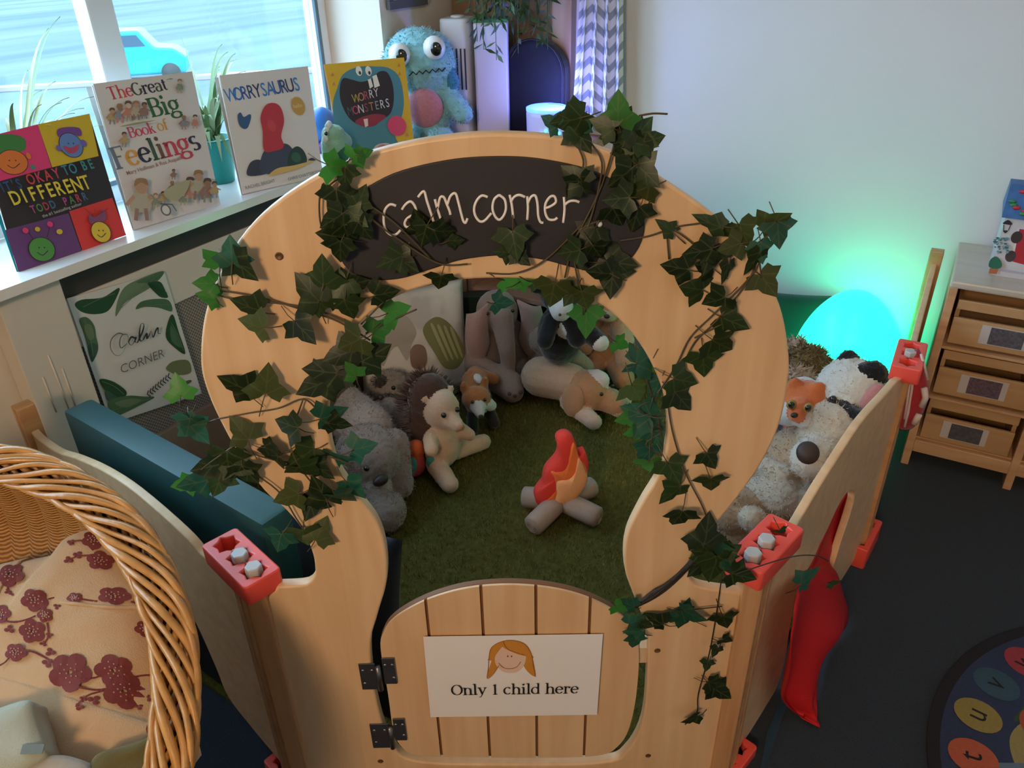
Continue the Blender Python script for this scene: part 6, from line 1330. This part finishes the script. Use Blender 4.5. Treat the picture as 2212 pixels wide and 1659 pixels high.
BKF = fabric('black_fabric', (.010, .010, .016)); mb = MB(); mb.prism(pts, .07, lambda p: V((p[0], -.035, p[1]))); o = mb.build('padding', BKF, bc_); bv = o.modifiers.new('b', 'BEVEL'); bv.width = .016; bv.segments = 3; bv.limit_method = 'ANGLE'
mb = MB(); mb.tube([V((x*1.0, -.036, z_)) for x, z_ in pts[1:-1]], .004, 6); mb.build('piping', BKF, bc_, True)
# glowing lamp
gl_p = rm(-.035, -.195, UT+.001)
gl2 = thing('night_light', 'small white cylinder night light with glowing blue rim beside the chevron curtain', 'lamp', gl_p)
LH = atp(1212, 230, gl_p, V((0, -1, 0))).z-UT
mb = MB(); mb.lathe([(.072, 0), (.076, .01), (.078, LH-.03), (.078, LH-.012)], 40); mb.build('body', plain('lilac_shade', (.55, .55, .75), .4, emis=(.2, .22, 1.0), es=.3), gl2, True)
lamp('night_light_glow', 'POINT', gl_p+V((.04, -.05, LH+.07)), 4.0, (.25, .28, 1.0), .05)
LED = plain('blue_led', (.2, .3, .9), .4, emis=(.03, .10, 1.0), es=6); LED2 = plain('blue_top', (.4, .5, .9), .4, emis=(.05, .22, 1.0), es=1.8)
mb = MB(); mb.lathe([(.0785, LH-.012), (.079, LH-.002), (.074, LH), (.066, LH-.002)], 40, cap=False); mb.build('light_ring', LED, gl2, True)
mb = MB(); mb.lathe([(.066, LH-.003), (.03, LH-.006), (.001, LH-.006)], 40, cap=False); mb.build('top_glow', LED2, gl2, True)
for k in range(5):
    mb = MB(); a = -1.9+.22*k; mb.ell((.079*math.cos(a), .079*math.sin(a), .045+.012*(k % 2)), .006, None, 10, 6); mb.build('indicator', plain('cyan_led', (.1, .5, .6), .4, emis=(.05, .75, 1), es=4) if 'cyan_led' not in bpy.data.materials else bpy.data.materials['cyan_led'], gl2, True)
# board, post, curtain, picture, hanging plant
BRD = plain('brown_board', (.26, .165, .10), .8, .14, 18, .15, 160)
m = ubox(-.552, -.10, -.020, -.001, UT+.10, 2.36); o = room_place(m.build('display_board', BRD)); tag(o, 'brown display board on the wall behind the hanging plant', 'board')
m = ubox(-.095, -.012, -.045, -.001, UT+.002, 2.36, .006); o = room_place(m.build('wooden_post', woodm('pinkish_post', (.34, .21, .15), (.42, .27, .20)))); tag(o, 'upright pinkish wooden post between the brown board and the curtain', 'post')
cm, nt, b = nodes('chevron_fabric')
uvn = N(nt, 'ShaderNodeUVMap', uv_map='cloth'); sp2 = N(nt, 'ShaderNodeSeparateXYZ'); nt.links.new(uvn.outputs[0], sp2.inputs[0])
def mth2(op, a, b_=None):
    n = N(nt, 'ShaderNodeMath', operation=op)
    for i, v in enumerate((a, b_)):
        if v is None: continue
        if isinstance(v, (int, float)): n.inputs[i].default_value = v
        else: nt.links.new(v, n.inputs[i])
    return n.outputs[0]
zig = mth2('PINGPONG', mth2('MULTIPLY', sp2.outputs[0], 19.0), 1.0); yy = mth2('FRACT', mth2('ADD', mth2('MULTIPLY', sp2.outputs[1], 25.0), mth2('MULTIPLY', zig, .5))); st_ = mth2('LESS_THAN', yy, .45)
mx = N(nt, 'ShaderNodeMix', data_type='RGBA'); nt.links.new(st_, mx.inputs[0]); mx.inputs[6].default_value = (.66, .66, .68, 1); mx.inputs[7].default_value = (.27, .31, .36, 1); nt.links.new(mx.outputs[2], b.inputs['Base Color']); b.inputs['Roughness'].default_value = .9
bmc = bmesh.new(); ul = bmc.loops.layers.uv.new('cloth'); NU, NV = 72, 40; g_ = []
for j in range(NV+1):
    t_ = j/NV; z_ = 2.37-(2.37-.92)*t_; w_ = .06+.155*t_; row = []
    for i in range(NU+1):
        s = i/NU; ph = s*4*2*pi; P = rm(.118+(s-.5)*w_+.006*math.sin(ph*2), -.075+.024*math.sin(ph)*(1-.25*t_), z_); row.append(bmc.verts.new(P-COR))
    g_.append(row)
for j in range(NV):
    for i in range(NU):
        f = bmc.faces.new((g_[j][i], g_[j+1][i], g_[j+1][i+1], g_[j][i+1])); f.smooth = True
        for l, (a, c) in zip(f.loops, ((i, j), (i, j+1), (i+1, j+1), (i+1, j))): l[ul].uv = (a/NU, c/NV)
me = bpy.data.meshes.new('chevron_curtain'); bmc.to_mesh(me); bmc.free(); o = link('chevron_curtain', me, cm); o.location = COR; tag(o, 'gathered white and grey chevron curtain hanging in the corner', 'curtain'); sd = o.modifiers.new('s', 'SOLIDIFY'); sd.thickness = .0015
pv = WV+.004; A, B = rmc(atp(835, 22, rm(pv, 0), DR)), rmc(atp(918, 18, rm(pv, 0), DR))
pf_ = thing('framed_picture', 'grey framed picture at the top of the wall right of the window', 'picture', rm(pv, (A[1]+B[1])/2, A[2]), RZ); wv = B[1]-A[1]
GRF = plain('grey_frame', (.12, .115, .13), .5)
for (u0, u1, z0, z1) in ((-wv/2, wv/2, 0, .028), (-wv/2, wv/2, .26, .288), (-wv/2, -wv/2+.028, .028, .26), (wv/2-.028, wv/2, .028, .26)):
    m = MB(); m.box((.008, (u0+u1)/2, (z0+z1)/2), (.016, u1-u0, z1-z0), bev=.002); m.build('frame_bar', GRF, pf_)
m = MB(); m.box((.003, 0, .144), (.004, wv-.05, .24)); m.build('print', PAPER, pf_)
hp = thing('hanging_plant', 'trailing green hanging plant against the brown board', 'plant', rm(-.185, -.20, 1.465))
PLG = plain('trailing_leaf', (.035, .075, .020), .5, .4, 40); random.seed(8)
mb = MB(); mb.lathe([(.05, 0), (.075, .10), (.08, .105), (.07, .10), (.045, .01)], 24, cap=False); mb.lathe([(.001, .002), (.05, .002)], 24, cap=False); mb.build('pot', plain('plant_pot', (.10, .05, .03), .6), hp, True)
mb = MB()
for a in (0, 2.1, 4.2): mb.tube([(.07*math.cos(a), .07*math.sin(a), .1), (0, 0, .93)], .002, 5)
mb.build('cord', plain('cord', (.3, .25, .2), .8), hp)
mb = MB()
for k in range(46):
    a = random.random()*2*pi; L = random.uniform(.16, .40); sp_r = random.uniform(.04, .10); pts = [V((.05*math.cos(a), .05*math.sin(a), .10))]
    for j in range(1, 7): pts.append(V((math.cos(a)*(.05+sp_r*min(1, j/3)), math.sin(a)*min(.14, .05+sp_r*min(1, j/3)), .12-L*(j/6)**1.4)))
    mb.tube(pts, .0012, 4)
    for j in range(14):
        f_ = random.uniform(.15, 1)*6; i0 = min(int(f_), 5); p = pts[i0].lerp(pts[i0+1], f_-i0); d = V((random.gauss(0, 1), random.gauss(0, 1), -.9)).normalized(); q = d.orthogonal().normalized()*random.uniform(.004, .009); l = random.uniform(.03, .065)
        mb.poly([p, p+d*l*.5+q, p+d*l, p+d*l*.5-q])
mb.build('foliage', PLG, hp)
# blue monster plush
def mp_(x, y, off=0): # on a plane facing the camera through the toy
    c_ = rm(-.47, -.365, 0)+V((0, -.03, 0)); n_ = V((0, -1, 0)); return atp(x, y, c_+n_*off, n_)
t = toy('plush_monster', 'light blue fluffy monster toy with bulging white eyes and round pink belly', (0, 0, 0))
BLF = furm('pale_blue_fur', (.24, .52, .58), .14); BLD = furm('deep_blue_fur', (.05, .22, .36), .14); BLB = furm('bright_blue_fur', (.07, .42, .66), .1); PKB = furm('pink_belly', (.52, .22, .27), .22)
def mq(x, y, off=0): q = mp_(x, y, off); return (q.x, q.y, q.z)
zb = mp_(915, 300).z
blend('body', [('e', mq(905, 135), (.135, .105, .120), (0, 0, 0), 0), ('e', mq(905, 80, -.01), (.075, .06, .028), (0, 12, 0), 2), ('e', mq(918, 235), (.105, .09, .130), None, 0), ('c', mq(960, 200, .02), mq(1000, 245, .06), .042, .038, 0), ('c', mq(955, 125, .02), mq(978, 180, .03), .030, .026, 1), ('c', mq(856, 120, .02), mq(850, 168, .05), .026, .022, 1), ('e', mq(953, 298, .08), (.05, .06, .045), None, 0), ('e', mq(880, 302, .08), (.05, .06, .045), None, 0), ('c', mq(918, 235), (mp_(918, 270).x, mp_(918, 270).y, UT+.09), .09, .085, 0)], [BLF, BLD, BLB], t, .009, .005, 3000, .016)
mb = MB(); p = mp_(917, 234, .075); mb.ell(p, (.070, .030, .070), None, 24, 14); mb.build('belly', PKB, t, True)
for x, y in ((938, 103), (863, 118)):
    e = bead(t, 'eye', mp_(x, y, .095), (.040, .036, .040), EYEW); bead(e, 'pupil', mp_(x+4, y+3, .128), (.020, .008, .023), EYE)
mb = MB(); P = [mp_(878+i*7, 160-i*.9+(4 if i % 2 else -3), .108-.0012*abs(i-5)**2*.6) for i in range(13)]; mb.tube(P, .0026, 5); mb.build('mouth_stitch', BLKF, t)
# ball toy and small dinosaur on the sill
cpos = atz(700, 322, SZ); cpos = atp(697, 280, rm(-.66, 0), DR); bt = thing('blue_ball_toy', 'blue ball toy with orange side and purple base behind the dinosaur', 'toy', (cpos.x, cpos.y, SZ+.001))
mb = MB(); mb.ell((0, 0, .088), (.058, .058, .062)); mb.build('ball', plain('blue_plastic', (.03, .16, .50), .35), bt, True); mb = MB(); mb.lathe([(.05, 0), (.055, .02), (.04, .035)], 28); mb.build('base', plain('purple_plastic', (.16, .05, .28), .4), bt, True); bead(bt, 'side_spot', (-.045, -.03, .10), (.018, .018, .022), ORF)
dp = atp(722, 300, rm(-.468, 0), DR)
t = toy('plush_dinosaur', 'small pale green toy dinosaur with frilly crest in front of the yellow book', (0, 0, 0), group=None); tag(t, cat='soft toy', group='soft toys in the calm corner')
GRD = furm('pale_green_plush', (.22, .40, .27), .1)
def dq(x, y): q = atp(x, y, rm(-.468, 0), DR); return (q.x, q.y, q.z)
blend('body', [('e', dq(720, 292), (.040, .038, .036), None, 0), ('c', dq(724, 296), dq(742, 306), .034, .03, 0), ('c', dq(722, 315), (dq(722, 330)[0], dq(722, 330)[1], SZ+.044), .045, .042, 0)], [GRD], t, .006, .001)
for k in range(6): bead(t, 'frill', V(dq(703+k*2, 300-k*6 if k < 4 else 282))+V((0, 0, .004*k)), (.010, .008, .012), plain('frill_white', (.60, .68, .62), .9) if 'frill_white' not in bpy.data.materials else bpy.data.materials['frill_white'])
bead(t, 'eye', V(dq(708, 284))+V((.0, -.03, 0)), (.006, .005, .007), EYE)
# spider plants
SPL = [plain('spider_leaf', (.20, .34, .13), .45), plain('spider_leaf_pale', (.52, .60, .36), .45)]
def spider(label, v_, u_, pot, tips, hpot, seed):
    random.seed(seed); t = thing('spider_plant', label, 'plant', rm(v_, u_, SZ+.001), RZ, 'spider plants on the sill')
    mb = MB(); mb.lathe([(.045, 0), (.065, hpot), (.069, hpot), (.069, hpot+.006), (.060, hpot+.006), (.058, hpot-.01)], 28); mb.build('pot', pot, t, True)
    mb = MB(); inv = (M.Translation(rm(v_, u_, SZ+.001)) @ Euler((0, 0, RZ)).to_matrix().to_4x4()).inverted()
    L_ = [(inv @ atp(x, y, rm(v_+dv, 0), DR), k) for x, y, dv, k in tips]
    for k in range(44):
        a = random.random()*2*pi; l = random.uniform(.10, .26); L_.append((V((max(-.12, min(.10, l*math.cos(a))), l*math.sin(a), hpot+random.uniform(-.04, .24))), random.random() < .45))
    for tip, pale in L_:
        r0 = V((random.uniform(-.015, .015), random.uniform(-.015, .015), hpot)); mid = (r0+tip)/2+V((0, 0, .05+.25*(tip-r0).length*.8)); mb.mi = int(bool(pale)); prev = None
        for i in range(13):
            s = i/12; p = r0*(1-s)**2+mid*2*s*(1-s)+tip*s*s; d = (tip-r0); q = V((-d.y, d.x, 0)); q = q.normalized() if q.length > 1e-6 else V((1, 0, 0)); w_ = .0085*(1-s**2)+.0006; pr = (mb.bm.verts.new(p-q*w_), mb.bm.verts.new(p+V((0, 0, -.0015))), mb.bm.verts.new(p+q*w_))
            if prev: mb._f([prev[0], prev[1], pr[1], pr[0]]); mb._f([prev[1], prev[2], pr[2], pr[1]])
            prev = pr
    mb.build('foliage', SPL, t, True)
TP = plain('teal_pot', (.02, .30, .26), .4)
spider('spider plant in a teal pot between two white cover books', -.70, -1.195, TP, [(390, 80, 0, 1), (480, 95, 0, 0), (505, 130, 0, 1), (520, 165, 0, 0), (440, 235, .08, 1), (480, 350, .1, 1), (500, 340, .1, 0), (385, 185, 0, 1), (540, 200, 0, 0)], .13, 3)
spider('spider plant with long arching leaves behind the black cover book at the far left', -.71, -1.80, plain('white_pot', (.6, .62, .62), .4), [(130, 35, 0, 0), (105, 60, 0, 1), (195, 300, .1, 1), (150, 210, .05, 0), (120, 175, 0, 1), (215, 335, .12, 0), (60, 150, 0, 1), (90, 225, .1, 1)], .12, 6)
# outside: a small ride-on car and a pale kerb
o0 = atz(318, 165, 0); oc = thing('ride_on_car', 'cyan ride-on toy car on the ground outside the window', 'toy car', (o0.x, o0.y, -.05), .25)
CYN = plain('cyan_plastic', (.015, .30, .38), .4); TYR = plain('tyre', (.03, .03, .03), .8)
mb = MB(); mb.prism([(-.52, .10), (.52, .10), (.55, .30), (.42, .40), (.20, .42), (.05, .62), (-.32, .62), (-.46, .42), (-.54, .36)], .52, lambda p: V((p[0], -.26, p[1]))); o = mb.build('body', CYN, oc); bv = o.modifiers.new('b', 'BEVEL'); bv.width = .03; bv.segments = 3
for s in (-.262, .262): mb = MB(); mb.prism([(-.28, .44), (.10, .44), (.02, .57), (-.28, .57)], .004, lambda p: V((p[0], s-.002, p[1]))); mb.build('window', plain('car_window', (.05, .09, .13), .2) if 'car_window' not in bpy.data.materials else bpy.data.materials['car_window'], oc)
for x in (-.34, .34):
    for y in (-.25, .25): mb = MB(); mb.tube([(x, y-.04, .115), (x, y+.04, .115)], .115, 24); mb.build('wheel', TYR, oc, True)
KERB = plain('pale_kerb', (.32, .27, .27), .8); A, B = atz(-60, 196, -.02), atz(240, 178, -.02); d = B-A; mb = MB(); mb.box((0, 0, 0), (d.length+6, .14, .06), bev=.01); o = mb.build('trim_2', KERB); o.location = (A+B)/2; o.rotation_euler = (0, 0, math.atan2(d.y, d.x)); tag(o, kind='structure')
